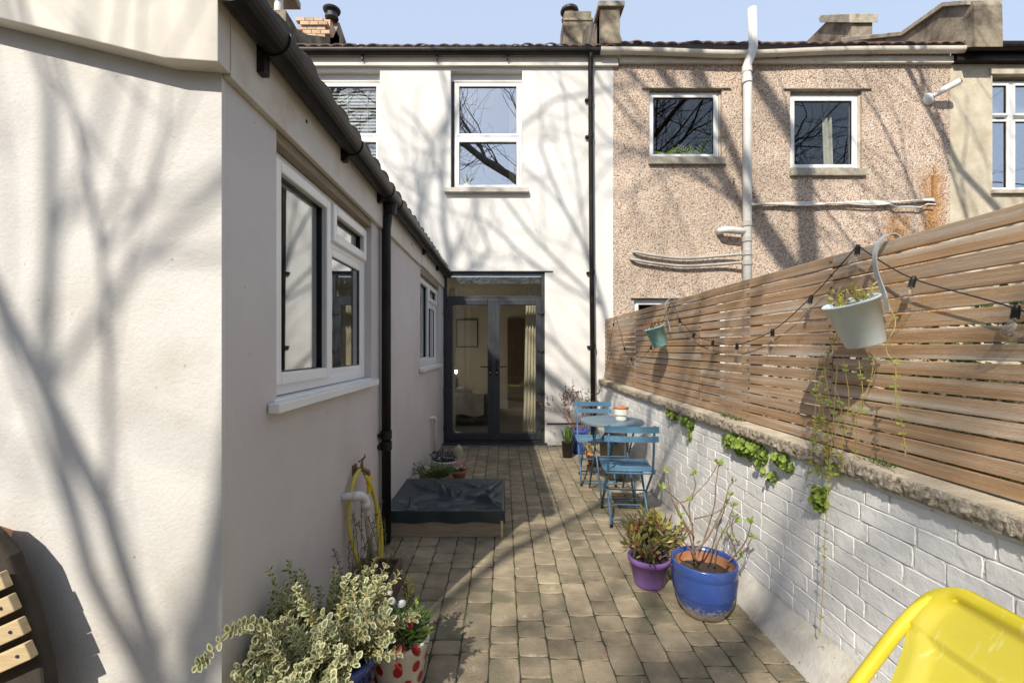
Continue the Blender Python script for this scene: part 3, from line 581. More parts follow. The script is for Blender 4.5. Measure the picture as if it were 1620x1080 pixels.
# soil pipe
b = MB(); b.tube([(X(1174), FY-.13, .02), (X(1175), FY-.13, Z(140)), (X(1173), FY-.135, Z(116)), (X(1180), FY-.15, Z(96)), (X(1183), FY-.15, Z(84)), (X(1181), FY-.15, Z(26))], .061, 16); sp_ = b.build('soil_pipe', 'white_pipe', ph, smooth=True)
for py in (120, 136, 358, 382, 403, 418, 92):
    b = MB(); x = X(1174) if py > 130 else (X(1174) if py > 100 else X(1182)); b.tube([(x, FY-.135, Z(py)-.035), (x, FY-.135, Z(py)+.035)], .069, 16); b.build('pipe_collar', 'grey_pipe' if py > 200 else 'white_pipe', sp_)
b = MB(); b.tube([(X(1172), FY-.13, Z(370)), (X(1144), FY-.13, Z(367)), (X(1138), FY-.12, Z(367)), (X(1136), FY, Z(367))], [.05, .05, .05, .05], 14); b.build('branch_pipe', 'white_pipe', ph, smooth=True)
b = MB(); b.tube(smooth_path([(X(1170), FY-.10, Z(404)), (X(1140), FY-.07, Z(406)), (X(1080), FY-.06, Z(410)), (X(1030), FY-.06, Z(405)), (X(1006), FY-.05, Z(400)), (X(1002), FY, Z(400))]), .021, 8); b.build('waste_pipe', 'grey_pipe', ph, smooth=True)
b = MB(); b.tube(smooth_path([(X(1170), FY-.12, Z(417)), (X(1140), FY-.07, Z(419)), (X(1080), FY-.06, Z(422)), (X(1030), FY-.06, Z(417)), (X(1002), FY-.05, Z(412)), (X(998), FY, Z(409))]), .021, 8); b.build('waste_pipe', 'grey_pipe', ph, smooth=True)
for k in range(4):
    b = MB(); pp = [(X(1185+ (1473-1185)*t), FY-.03-.012*k, Z(323+1.5*math.sin(t*17+k)+(6 if .78 < t < .95 and k == 3 else 0)-(6*t*t if k < 3 else 2*t)+k*1.1)) for t in [i/24 for i in range(25)]]
    b.tube(pp, .011, 6); b.build('service_cable', 'white_pipe', ph)
b = MB(); b.box(X(1473), X(1478), FY-.04, FY, Z(322), Z(278)); b.tube([(X(1475), FY-.02, Z(280)), (X(1476), FY-.05, Z(270)), (X(1474), FY-.03, Z(262))], .008, 6); b.build('iron_bracket', 'rust_iron', ph)
b = MB(); b.tube([(X(1160), FY-.02, Z(292)), (X(1158), FY-.03, Z(287)), (X(1161), FY-.03, Z(284))], .006, 6); b.build('wall_hook', 'black_metal', ph)
cc = thing('security_camera', 'white wall-mounted security camera near the right end of the pebbledash wall', 'camera', (X(1467), FY, Z(158)))
b = MB(); M = Matrix.Translation((X(1467), FY-.0, Z(158))) @ Matrix.Rotation(R(90), 4, 'X'); b.lathe([(.085, 0), (.085, .03), (.06, .06), (.03, .075), (0, .08)], 20, M); b.build('mount', 'upvc', cc, smooth=True)
b = MB(); b.tube([(X(1470), FY-.07, Z(156)), (X(1478), FY-.15, Z(151)), (X(1494), FY-.22, Z(143))], [.03, .045, .045], 14); b.build('body', 'upvc', cc)
b = MB(); b.tube([(X(1494), FY-.22, Z(143)), (X(1495.5), FY-.228, Z(142))], [.034, .034], 14); b.build('lens', 'black_plastic', cc)
# things in those windows
def fern(c, n, L, lab):
    t = thing('potted_fern', lab, 'plant', c); b = MB(); b.lathe([(.05, 0), (.07, .09), (.06, .09)], 12, Matrix.Translation(c)); b.build('pot', 'white_glaze', t); b = MB()
    for i in range(n):
        a = rnd(0, 6.28); d = Vector((math.cos(a), math.sin(a)*.4, rnd(.2, 1.3))).normalized(); p = Vector(c)+Vector((0, 0, .08))
        for q in range(8):
            p2 = p+d*L/8; d = (d+Vector((0, 0, -.12))).normalized()
            for s in (-1, 1): b.leaf(p2, Vector((d.z*s, 0, -d.x*s+.2))+d*.4, Vector((0, -1, .4)), .045, .018)
            p = p2
    b.build('fronds', 'leaf_lime', t, kind='stuff')
fern((X(1107), FY+.22, V1[2]+.01), 16, .34, 'bright green fern on the sill inside the first pebbledash window')
fern((X(1060), FY+.2, V1[2]+.01), 8, .16, 'small low fern left of the large one in the pebbledash window')
cb = MB(); cb.grid(lambda u, v: (X(1322)+.13*u-.03*v, FY+.24+.03*math.sin(u*12), V2[2]+.03+v*.85), 16, 3); tag(cb.build('curtain', 'curtain', None, smooth=True), 'gathered cream curtain inside the right pebbledash window', 'curtain')

# ---------------------------------------------------------------- cream house
ch = thing('cream_house', 'cream roughcast house at the far right edge with tall white window and black gutter', 'house', (8, 8, 0))
C1 = (X(1570), X(1700), Z(302), Z(118))
b = MB(); fac.wall(b, XR+.001, 11.5, -.05, Z(96), [C1], .28); b.build('wall', 'render_cream', ch)
b = MB(); fac.box(b, XR+.01, 11.5, Z(102), Z(86), .002, .10); b.prism([(-(y)+FY-.16, z+Z(84)) for y, z in gutter_prof(.07)], 'x', X(1511), 11.5); b.build('gutter', 'gutter_black', ch)
b = MB(); b.grid(lambda u, v: (XR+.05+u*5, FY-.14+v*4.6, Z(76)+v*4.6*.62), 2, 1); b.build('roof', 'roof_slate', ch)
b = MB(); b.box(XR+.05, 11.5, FY-.16, FY-.13, Z(86), Z(76)); b.build('eaves_board', 'roof_slate', ch)
b = MB(); fac.box(b, C1[0]-.05, C1[1]+.1, C1[3], C1[3]+.09, .0, .02); b.build('window_head', 'render_cream', ch)
mz = Z(182); mx_ = X(1606)
u0, u1, v0, v1 = C1
window(fac, ch, u0+.002, u1-.002, v0+.002, v1-.06, -.08, [(u0+.03, mx_-.01, mz+.03, v1-.09, .01), (u0+.03, mx_-.01, v0+.04, mz-.03, .01), (mx_+.05, u1-.04, mz+.03, v1-.09, .01), (mx_+.05, u1-.04, v0+.04, mz-.03, .01)], 'glass_up', fr=.05, sw=.035, mull=[(mx_-.02, mx_+.06, v0+.05, v1-.11)])
s = MB(); fac.box(s, u0-.03, u1+.04, v0-.045, v0, -.1, .05); s.build('window_sill', 'render_cream', ch)
room(ch, 7.0, 9.5, 3.0, 5.6, FY+.282, FY+2.5, 'room_dark')
b = MB(); fac.box(b, u0+.05, u1-.05, mz+.05, v1-.1, -.30, -.295); tag(b.build('roller_blind', 'blind', None), 'pale roller blind behind the top of the far right window', 'blind')

# ---------------------------------------------------------------- chimneys and parapets on the roofs
def chimney_pot(px, py, Y, r, h, parent, m='terracotta'):
    c = P(px, py, Y); b = MB(); b.lathe([(r*.9, 0), (r, h*.1), (r*.8, h*.2), (r*.75, h*.85), (r*.95, h*.9), (r*.9, h), (r*.6, h)], 14, Matrix.Translation(c)); return b.build('chimney_pot', m, parent, smooth=False)
# left: rendered parapet wall with brick stack and cowl
def prof(X0, lst): return [((X0*F/(px-VX)), CH-(py-VY)*(X0*F/(px-VX))/F) for px, py in lst]
lc = thing('party_wall_chimney', 'sooty rendered party wall with brick chimney and black cowl above the left roof', 'chimney', (-3.2, 8, 5.8))
b = MB(); b.prism(prof(-3.06, [(452, 16), (470, 46), (486, 55), (527, 60), (537, 36), (551, 77), (551, 110), (452, 110)]), 'x', -3.45, -3.06); b.build('parapet', 'chimney_render', lc)
b = MB(); b.box(-3.55, -3.02, 6.30, 6.80, Z(16)+.05, Z(16)+.15); b.build('coping', 'concrete', lc, bevel=.01)
b = MB(); b.box(-3.45, -3.06, 8.05, 8.5, 6.7, 7.23); b.build('stack_core', 'chimney_brick', lc)
bm_ = MB(); bm_.box(-.075, .075, -.05, .05, -.03, .03); me = bpy.data.meshes.new('brick'); me.from_pydata(bm_.v, [], bm_.f); me.materials.append(MT['chimney_brick']); me.update()
for r_ in range(5):
    for c_ in range(3):
        ov = .03 if r_ in (3, 4) else 0
        inst(me, 'brick', lc, (-3.52-ov+.16*c_+(.08 if r_ % 2 else 0), 8.03-ov, 6.90+r_*.068), (0, 0, 0))
chimney_pot(523, 44, 8.5, .11, .22, lc)
c = P(525, 30, 8.4); b = MB(); b.lathe([(.12, 0), (.12, .02), (.10, .02), (.10, .12), (.15, .13), (.16, .16), (.10, .20), (0, .21)], 16, Matrix.Translation(c)); b.build('cowl', 'black_metal', lc)
# white flue pole
b = MB(); b.tube([(P(441, 60, 6.5).x, 6.5, 5.6), (P(441, 60, 6.5).x, 6.5, 7.2)], .06, 14); tag(b.build('flue_pipe', 'upvc', None, smooth=True), 'white vertical flue pipe rising beside the left chimney', 'flue')
b = MB(); a = P(548, 80, 6.65); c = P(568, 76, 6.75); b.tube([a, c], [.02, .05], 10); b.tube([c, c+Vector((.05, 0, .0))], .05, 10); tag(b.build('roof_vent', 'upvc', None), 'short white vent pipe end lying above the black gutter', 'vent')
# middle
mc = thing('party_wall_chimney', 'weathered parapet end and leaning chimney stack above the boundary of the white and pebbledash houses', 'chimney', (1.5, 8, 5.8))
b = MB(); b.prism([(6.72, 5.7), (8.6, 6.9), (8.6, 7.3), (7.4, 6.72), (6.90, 6.36), (6.72, 6.36)], 'x', 1.42, 1.70); b.build('parapet', 'chimney_render', mc)
b = MB(); b.prism([(1.42, 5.85), (1.75, 5.85), (1.70, 6.0), (1.70, 6.37), (1.42, 6.37)], 'y', 6.62, 6.90); b.build('kneeler', 'chimney_render', mc, bevel=.01)
b = MB(); b.box(1.38, 1.76, 6.58, 6.95, 6.37, 6.45); b.build('coping', 'concrete', mc, bevel=.01)
b = MB(); M = Matrix.Translation(P(912, 82, 8.4)); b.box(-.27, .27, -.2, .25, -.3, .45, M); b.box(-.24, .24, -.18, .2, .45, .62, M); b.box(-.27, .27, -.22, .25, .42, .47, M); b.build('stack', 'chimney_render', mc, bevel=.012)
chimney_pot(901, 34, 8.4, .15, .17, mc, 'terracotta')
c = P(901, 22, 8.4); b = MB(); b.lathe([(.15, 0), (.17, .02), (.16, .07), (.1, .09), (0, .1)], 16, Matrix.Translation(c)); b.build('cowl', 'black_metal', mc)
# right
rc = thing('party_wall_chimney', 'long curved weathered parapet and stack above the right of the pebbledash roof', 'chimney', (6.7, 8, 5.8))
X0 = 6.68
b = MB(); b.prism(prof(X0, [(1542, 66), (1541, 8), (1536, 2), (1496, 6), (1432, 54), (1352, 66), (1347, 66), (1347, 32), (1306, 36), (1262, 80), (1262, 95), (1420, 92), (1520, 76), (1542, 74)]), 'x', X0, X0+.4); b.build('parapet', 'chimney_render', rc)
b = MB(); pp = prof(X0, [(1536, 0), (1496, 3), (1430, 50), (1334, 60)]); qq = prof(X0, [(1334, 67), (1430, 57), (1496, 11), (1536, 8)])
b.prism(pp+qq, 'x', X0-.05, X0+.45); b.build('coping', 'concrete', rc, bevel=.008)
pp = prof(X0, [(1350, 22), (1304, 24), (1300, 30), (1302, 36), (1350, 36)]); b = MB(); b.prism(pp, 'x', X0-.07, X0+.47); b.build('stack_cap', 'concrete', rc, bevel=.008)

# ---------------------------------------------------------------- boundary wall
bw = thing('boundary_wall', 'low white-painted brick wall with rough stone coping along the right side', 'wall', (1.42, 3.5, 0))
BX = 1.435
b = MB(); b.grid(lambda u, v: (BX-.0040+.003*mnoise.noise(Vector((u*160, v*30, 0))), -1.5+u*8.2, -.05+v*.97), 340, 40); b.box(BX+.02, BX+.23, -1.5, 6.70, -.05, .92); b.build('mortar', 'mortar_paint', bw, smooth=True)
bvs = []
for k in range(10):
    L, H = .222, .0715
    hl, hh = L/2-.0012, H/2-.0004; vs = []; sd = rnd(0, 50)
    us = [-hl, -hl+.0025, -hl+.022, -hl*.4, 0, hl*.4, hl-.022, hl-.0025, hl]; vv = [-hh, -hh+.0025, -hh*.3, hh*.3, hh-.0025, hh]; nu, nv = 8, 5
    for j in range(nv+1):
        for i in range(nu+1):
            e = (i in (0, nu)) or (j in (0, nv)); uu, zz_ = us[i], vv[j]; k1 = mnoise.noise(Vector((uu*20, sd, zz_*26)))
            cx = max(0, abs(uu)/hl-.90)/.10; cz = max(0, abs(zz_)/hh-.72)/.28; q_ = cx*cz
            uu *= 1-.035*q_; zz_ *= 1-.10*q_
            zz_ += .0022*mnoise.noise(Vector((uu*28, sd+9, (j > 2)*5.))); uu += .003*mnoise.noise(Vector(((i > 4)*7., sd+19, zz_*40)))
            vs.append(((-.0004 if e else -.0034-.0016*k1), uu, zz_))
    q = nu+1; fs = [(j*q+i+q, j*q+i+1+q, j*q+i+1, j*q+i) for j in range(nv) for i in range(nu)]
    me = bpy.data.meshes.new('brick'); me.from_pydata(vs, [], fs); me.materials.append(MT['white_paint']); me.update(); bvs.append(me)
z = .05; row = 0; rowh = [.0745, .080, .070, .078, .073, .082, .069, .0755, .079, .071, .0745, .074]
while z < .90:
    y = 1.05+rnd(0, .12); rh = rowh[row % 12]; z += rh/2
    while y < 6.68:
        sy = rnd(.80, 1.12) if random.random() < .85 else .5
        if y+.2235*sy > 6.69: sy = max(.2, (6.70-y)/.2235)
        yc_ = y+.1117*sy; wz = .005*mnoise.noise(Vector((yc_*1.6, z*6, 3)))
        inst(random.choice(bvs), 'brick', bw, (BX-.0036+rnd(-.0016, .0018), yc_, z+wz+rnd(-.001, .001)), (rnd(-.012, .012), rnd(-.014, .010), rnd(-.006, .006)), (1, sy, rh/.0735)); y += .2235*sy+rnd(.001, .004)
    z += rh/2+.001; row += 1
# concrete haunch at the foot, its top line climbing toward the camera
b = MB(); b.grid(lambda u, v: (lambda y, top: (1.302+.108*min(1, v*1.0)+(.012 if v > .85 else 0)+.004*mnoise.noise(Vector((y*3, v*3, 1))), y, -.01+top*v))(-1.5+8.2*u, .05+.14*max(0, min(1, (4.2-(-1.5+8.2*u))/2.6))), 120, 8)
b.build('concrete_haunch', 'plinth', bw, smooth=True)
# coping stones with ragged front
y = -1.5; first = True
while y < 6.6:
    L = rnd(.75, 1.0)
    if y+L > 6.55: L = 6.69-y
    b = MB(); nseg = int(L/.012)
    def ragged(yy, k, amp): return amp*mnoise.noise(Vector((yy*38, k*2.3, 5)))+amp*.6*mnoise.noise(Vector((yy*90, k*4.3, 9)))
    def cf(u, v):
        yy = y+.003+(L-.006)*u
        prof_ = [(1.66, .985), (1.50, .982), (1.408, .971), (1.399, .965), (1.396, .950), (1.395, .935), (1.397, .920), (1.404, .906), (1.46, .900), (1.66, .900)]
        k = round(v*9); x, z_ = prof_[k]; a = (0, .0008, .002, .006, .009, .009, .009, .008, .003, 0)[k]
        return (x+ragged(yy, k, a)+abs(ragged(yy*.4, k+3, a*.8)), yy, z_+ragged(yy, k+7, a*.6)+.003*mnoise.noise(Vector((yy*1.3, 0, 0))))
    b.grid(cf, nseg, 9)
    b.m = [0 if (i//nseg) < 2 or (i//nseg) > 7 else 1 for i in range(len(b.f))]
    b.build('coping_stone', ['coping', 'coping_rough'], bw, smooth=False); y += L

# ---------------------------------------------------------------- slat fence
sf_ = thing('slat_fence', 'weathered horizontal hardwood slat fence standing on the boundary wall coping', 'fence', (1.48, 3.5, .98))
FX = 1.483; NS = 15; PT = .862/NS
joints = [-1.4, 1.12, 2.05, 3.42, 5.15, 6.63]
for r_ in range(NS):
    z0 = .988+PT*r_; js = [q+(rnd(-.0, .0) if q in (joints[0], joints[-1]) else (.0 if r_ % 2 else .0)+rnd(-.003, .003)) for q in joints]
    if r_ in (3, 4, 9): js.pop(2)
    for a, c in zip(js[:-1], js[1:]):
        b = MB(); h = PT-.0072+rnd(-.0015, .001); n = max(2, int((c-a)/.35)); dz = rnd(-.001, .001); tw = rnd(-.0015, .0015)
        ph_ = rnd(0, 9); vs = []
        for i in range(n+1):
            yy = a+.0015+(c-a-.003)*i/n; wv = .0016*math.sin(yy*3+ph_); 
            vs += [(FX+wv+tw, yy, z0+dz), (FX+wv-tw, yy, z0+h+dz), (FX+.019+wv-tw, yy, z0+h+dz), (FX+.019+wv+tw, yy, z0+dz)]
        fs = [(4*i+k, 4*i+(k+1) % 4, 4*i+4+(k+1) % 4, 4*i+4+k) for i in range(n) for k in range(4)]+[(3, 2, 1, 0), (4*n, 4*n+1, 4*n+2, 4*n+3)]
        b.add(vs, fs); b.build('slat', 'slat_wood', sf_, bevel=.0018, seg=1)
for yy in (-1.3, .2, 1.13, 2.06, 2.75, 3.43, 4.3, 5.16, 6.58):
    b = MB(); b.box(FX+.024, FX+.07, yy-.025, yy+.025, .985, 1.83); b.build('post', 'old_wood', sf_, bevel=.003)
b = MB()
for r_ in range(NS):
    for yy in (2.06, 1.13, 2.75, 3.43, 4.3, 5.16):
        z_ = .988+PT*(r_+.42); b.tube([(FX-.0005, yy+rnd(-.012, .012), z_+rnd(-.006, .006)), (FX-.003, yy, z_)], .0032, 6)
b.build('screws', 'black_metal', sf_, kind='stuff')
# neighbour hedge glimpsed through the gaps
b = MB()
for i in range(11000):
    p = Vector((FX+rnd(.09, .75), rnd(-.6, 3.1)-abs(random.gauss(0, .2)), rnd(.3, 1.72))); 
    if p.z > 1.72-.25*max(0, p.y-1.2): continue
    b.leaf(p, rvec(), rvec(), rnd(.03, .06), rnd(.02, .04))
hd = b.build('hedge', ['leaf_green'], None, kind='stuff'); hd['label'] = 'green hedge foliage glimpsed through the fence gaps'; hd['category'] = 'hedge'
b = MB(); b.box(2.25, 2.30, -2, 2.6, 0, 1.3); tag(b.build('back_panel', 'old_wood', None), 'dark boarded panel behind the neighbouring hedge', 'panel')

exec_later = []
# ---------------------------------------------------------------- bistro set
def bistro_chair(loc, rz, label):
    t = thing('bistro_chair', label, 'chair', loc, 'blue folding bistro chairs', rz)
    for z0, z1 in ((.69, .735), (.765, .815)):
        b = MB(); 
        def f(u, v, z0=z0, z1=z1):
            x = -.21+.42*u; return (x, -.245-(z0+z1-1.4)*.12-.025*math.cos((u-.5)*math.pi)+.0, z0+(z1-z0)*v)
        b.grid(f, 12, 1); n_ = len(b.v); b.grid(lambda u, v: Vector(f(u, v))+Vector((0, .012, 0)), 12, 1)
        q = 13; b.add(b.v[:], []); 
        b.f += [(i, i+1, i+1+n_, i+n_) for i in range(12)]+[(q+i+1, q+i, q+i+n_, q+i+1+n_) for i in range(12)]+[(0, n_, n_+q, q), (12, 12+q, n_+12+q, n_+12)]; b.m += [0]*26
        b.build('back_slat', 'blue_seat', t, local=True)
    for i in range(6):
        y0 = -.19+i*.066; b = MB(); zc = .452-.010*math.sin(math.pi*(i+.5)/6)+(.004 if i in (0, 5) else 0)
        b.box(-.205, .205, y0, y0+.050, zc-.012, zc); b.build('seat_slat', 'blue_seat', t, local=True, bevel=.003)
    for s in (-1, 1):
        x = s*.175
        b = MB(); b.tube([(x, -.262, .82), (x, -.235, .62), (x, -.20, .44), (x, .04, .23), (x, .22, .012)], .0095, 8); b.build('leg', 'blue_metal', t, local=True, smooth=True)
        x = s*.150
        b = MB(); b.tube([(x, .20, .437), (x, .0, .21), (x, -.22, .012)], .0095, 8); b.build('leg', 'blue_metal', t, local=True, smooth=True)
        b = MB(); b.box(s*.187-.008, s*.187+.008, -.20, .215, .425, .440); b.build('seat_rail', 'blue_metal', t, local=True)
    for (y, z, xx) in ((.19, .048, .175), (-.18, .048, .150), (.02, .232, .175), (-.20, .43, .18)):
        b = MB(); b.tube([(-xx, y, z), (xx, y, z)], .007, 6); b.build('stretcher', 'blue_metal', t, local=True)
    for x, y in ((-.175, .22), (.175, .22), (-.15, -.22), (.15, -.22)):
        b = MB(); b.tube([(x, y, .0), (x, y, .025)], .013, 8); b.build('foot', 'black_plastic', t, local=True)
    return t
bistro_chair((1.035, 3.83, 0), R(-6), 'blue folding bistro chair nearest the camera, its back to us, facing the table')
bistro_chair((1.0, 4.92, 0), R(176), 'blue folding bistro chair on the far side of the table facing the camera')
tbl = thing('bistro_table', 'round blue metal folding bistro table between the two chairs by the wall', 'table', (1.05, 4.40, 0))
b = MB(); b.lathe([(.0, .722), (.285, .722), (.30, .705), (.302, .71), (.302, .727), (.297, .733), (0, .734)], 48); b.build('tabletop', 'blue_table', tbl, local=True)
for s in (-1, 1):
    b = MB(); b.tube([(s*.20, -.20, .72), (s*.18, -.10, .62), (s*.17, .02, .38), (s*.17, .24, .01)], .009, 8); b.build('leg', 'blue_metal', tbl, local=True, smooth=True)
    b = MB(); b.tube([(s*.18, .20, .72), (s*.165, .10, .60), (s*.15, -.02, .38), (s*.15, -.26, .01)], .009, 8); b.build('leg', 'blue_metal', tbl, local=True, smooth=True)
for y, z in ((.22, .05), (-.24, .05), (0, .38), (-.2, .715), (.2, .715)):
    b = MB(); b.tube([(-.17, y, z), (.17, y, z)], .007, 6); b.build('stretcher', 'blue_metal', tbl, local=True)
tp = thing('ceramic_pot', 'small cream pot with terracotta saucer lid standing on the blue table', 'pot', (1.13, 4.36, .734))
b = MB(); b.lathe([(.0, 0), (.046, 0), (.052, .01), (.052, .052), (.064, .058), (.066, .11), (.060, .113)], 24); b.build('body', 'white_glaze', tp, local=True, smooth=False)
b = MB(); b.lathe([(.0, .112), (.066, .112), (.072, .128), (.066, .132), (.055, .122), (.02, .126), (.016, .15), (0, .152)], 24); b.build('saucer_lid', 'terracotta', tp, local=True)

# ---------------------------------------------------------------- planting helpers
def pot(t, c, prof_, m, soil_z, soil_r, n=32, smooth=True, soil='soil'):
    b = MB(); b.lathe(prof_, n, Matrix.Translation(c)); b.build('pot', m, t, smooth=smooth)
    b = MB(); b.grid(lambda u, v: (c[0]+soil_r*v*math.cos(u*6.2832), c[1]+soil_r*v*math.sin(u*6.2832), c[2]+soil_z+.006*mnoise.noise(Vector((math.cos(u*6.28)*v*9, math.sin(u*6.28)*v*9, 3)))), 20, 4); b.build('soil', soil, t)
def twigs(b, p, d, L, r, lv, out, split=2, curl=.25, up=.1):
    pts = [p]; q = Vector(p); dd = d.normalized(); n = 4
    for i in range(n):
        dd = (dd+rvec(curl*.3)+Vector((0, 0, up))).normalized(); q = q+dd*L/n; pts.append(q.copy())
        if lv == 0 or i > 1: out.append((q.copy(), dd.copy()))
    b.tube(pts, [r*(1-.4*i/n) for i in range(n+1)], 5, cap=False)
    if lv > 0:
        for k in range(split):
            i = random.choice((2, 3, 4)) if k else 4
            twigs(b, pts[i], dd+rvec(.45), L*rnd(.5, .8), r*.62, lv-1, out, split, curl, up)
# purple pot with olive-leaved shrub
t = thing('potted_shrub', 'purple plastic pot holding a low olive-leaved shrub, left of the big blue pot', 'potted plant', (.885, 2.76, 0))
pot(t, (.885, 2.76, 0), [(.0, 0), (.083, 0), (.088, .012), (.115, .14), (.124, .142), (.126, .172), (.121, .176), (.113, .165), (.105, .15)], 'purple_plastic', .155, .11)
b = MB(); out = []
for i in range(22):
    a = rnd(0, 6.28); r_ = rnd(0, .05); twigs(b, Vector((.885+r_*math.cos(a), 2.76+r_*math.sin(a), .15)), Vector((math.cos(a)*rnd(.3, 1.0), math.sin(a)*rnd(.3, 1.0), rnd(.5, 1.1))), rnd(.10, .17), .003, 1, out)
b.build('stems', 'twig', t)
b = MB()
for (q, dd) in out*4:
    b.mi = random.choice((0, 0, 0, 1, 2)); b.leaf(q+rvec(.012), dd+rvec(.6), rvec()+Vector((0, 0, 1)), rnd(.035, .07), rnd(.012, .02))
b.mi = 1
for q in ((.04, .02, .40), (.0, -.02, .38), (.08, .0, .36)):
    for k in range(9): b.leaf(Vector((.885, 2.76, 0))+Vector(q)+rvec(.02), rvec()+Vector((0, 0, .8)), rvec(), rnd(.04, .07), .02)
b.build('leaves', ['leaf_olive', 'leaf_yellow', 'leaf_rust'], t, kind='stuff')
# big blue pot with bare twigs and fresh buds
t = thing('potted_hydrangea', 'ribbed cobalt blue glazed pot holding bare twigs with fresh green buds', 'potted plant', (1.085, 2.46, 0))
pr = [(.0, 0), (.088, 0), (.105, .012), (.135, .06), (.152, .11)]
for k in range(9): z_ = .125+k*.013; rr = .154+.010*math.sin(k/9*1.6); pr += [(rr-.001, z_), (rr+.0045, z_+.0065)]
pr += [(.166, .262), (.168, .285), (.164, .292), (.156, .288), (.150, .265)]
b = MB(); b.lathe(pr, 56, Matrix.Translation((1.085, 2.46, 0)), top=False); b.build('pot', 'blue_pot', t, smooth=True)
b = MB(); b.lathe([(.150, .268), (.149, .2), (.146, .19)], 40, Matrix.Translation((1.085, 2.46, 0))); b.f.pop(); b.m.pop(); b.f.pop(); b.m.pop(); b.build('inner_rim', 'terracotta', t, smooth=True)
b = MB(); b.grid(lambda u, v: (1.085+.147*v*math.cos(u*6.2832), 2.46+.147*v*math.sin(u*6.2832), .215+.01*mnoise.noise(Vector((math.cos(u*6.28)*v*9, math.sin(u*6.28)*v*9, 3)))), 24, 5); b.build('soil', 'soil', t)
stems = [[(1098, 888), (1092, 850), (1075, 815), (1062, 785), (1055, 745)], [(1098, 888), (1096, 840), (1090, 800), (1100, 770), (1097, 750)], [(1100, 890), (1115, 850), (1130, 800), (1132, 770), (1137, 735)],
         [(1098, 850), (1070, 800), (1090, 790), (1120, 760), (1136, 732)], [(1096, 830), (1080, 800), (1060, 780), (1048, 772)], [(1100, 870), (1120, 850), (1145, 800), (1152, 772), (1160, 762)],
         [(1130, 895), (1135, 860), (1150, 830), (1160, 800)], [(1098, 820), (1120, 815), (1145, 803), (1155, 785)], [(1150, 890), (1170, 870), (1182, 850), (1188, 828)], [(1165, 880), (1160, 860), (1150, 838), (1165, 824)],
         [(1170, 862), (1160, 845), (1158, 828), (1162, 818)], [(1105, 890), (1085, 860), (1070, 850), (1078, 830)], [(1150, 895), (1172, 880), (1190, 850)], [(1120, 893), (1128, 862), (1140, 822), (1150, 795)]]
b = MB(); ends = []
for k, st in enumerate(stems):
    Y0 = 2.46; pts_ = [P(x, y, Y0+.035*math.sin(k*2.1)+(.02*math.cos(k*3+i)) - i*.02*math.cos(k*1.7)) for i, (x, y) in enumerate(st)]
    pts_ = smooth_path(pts_, 4); b.tube(pts_, [.0048-.003*i/len(pts_) for i in range(len(pts_))], 6); ends.append(pts_[-1]); ends += [pts_[len(pts_)//2]] if k % 3 == 0 else []
b.build('stems', 'twig', t, smooth=True)
b = MB()
for e in ends:
    for q in range(7): b.leaf(e+rvec(.004), rvec(.55)+Vector((0, 0, .8)), rvec(), rnd(.018, .040), rnd(.010, .017))
b.build('buds', 'leaf_lime', t, kind='stuff')

# corner group by the downpipe
t = thing('potted_bulbs', 'small dark grey pot of upright green bulb leaves left of the blue corner pot', 'potted plant', (.84, 5.95, 0))
pot(t, (.84, 5.95, 0), [(.0, 0), (.060, 0), (.062, .01), (.076, .19), (.080, .20), (.078, .205), (.070, .20), (.068, .18)], 'black_plastic', .19, .07, 20)
b = MB()
for i in range(60): a = rnd(0, 6.28); r_ = rnd(0, .06); b.leaf(Vector((.84+r_*math.cos(a), 5.95+r_*math.sin(a), .19)), Vector((rnd(-.3, .3), rnd(-.3, .3), 1)), Vector((rnd(-1, 1), -1, 0)), rnd(.12, .25), .016)
b.build('leaves', ['leaf_green'], t, kind='stuff')
t = thing('potted_shrub', 'cobalt blue corner pot with tall bare red-twigged shrub against the white house', 'potted plant', (1.03, 6.2, 0))
pot(t, (1.03, 6.2, 0), [(.0, 0), (.09, 0), (.10, .02), (.14, .28), (.155, .30), (.155, .33), (.145, .33), (.135, .29)], 'cobalt_glaze', .29, .13, 28)
b = MB(); out = []
for i in range(20):
    a = rnd(0, 6.28); twigs(b, Vector((1.03+.05*math.cos(a), 6.2+.05*math.sin(a), .29)), Vector((math.cos(a)*rnd(.2, .75), math.sin(a)*.25-.05, rnd(.5, 1.1))), rnd(.26, .36), .0032, 2, out, up=.05)
b.build('stems', 'twig_red', t)
b = MB()
for (q, dd) in out:
    if q.y > 6.66: continue
    if random.random() < .5:
        for k in range(2): b.mi = random.choice((0, 0, 1)); b.leaf(q, dd+rvec(.5), rvec(), rnd(.02, .04), rnd(.012, .02))
b.build('leaves', ['leaf_rust', 'twig_red'], t, kind='stuff')
t = thing('terracotta_pot', 'squat terracotta pot of wispy dry grass on the paving behind the table', 'potted plant', (1.12, 5.55, 0))
pot(t, (1.12, 5.55, 0), [(.0, 0), (.075, 0), (.11, .13), (.122, .135), (.122, .165), (.11, .165), (.10, .14)], 'terracotta', .14, .10, 24)
b = MB()
for i in range(150): a = rnd(0, 6.28); b.mi = random.choice((0, 1, 1)); b.leaf(Vector((1.12+.07*math.cos(a), 5.55+.07*math.sin(a), .13)), Vector((math.cos(a)*.6, math.sin(a)*.6, 1)), rvec(), rnd(.12, .30), .007)
b.build('grass_leaves', ['leaf_olive', 'straw'], t, kind='stuff')
t = thing('stone_planter', 'tall grey stone planter standing behind the bistro table against the wall', 'planter', (1.20, 5.02, 0))
pot(t, (1.20, 5.02, 0), [(.0, 0), (.10, 0), (.11, .02), (.145, .50), (.155, .52), (.155, .56), (.14, .56), (.13, .52)], 'grey_stone', .52, .125, 28)

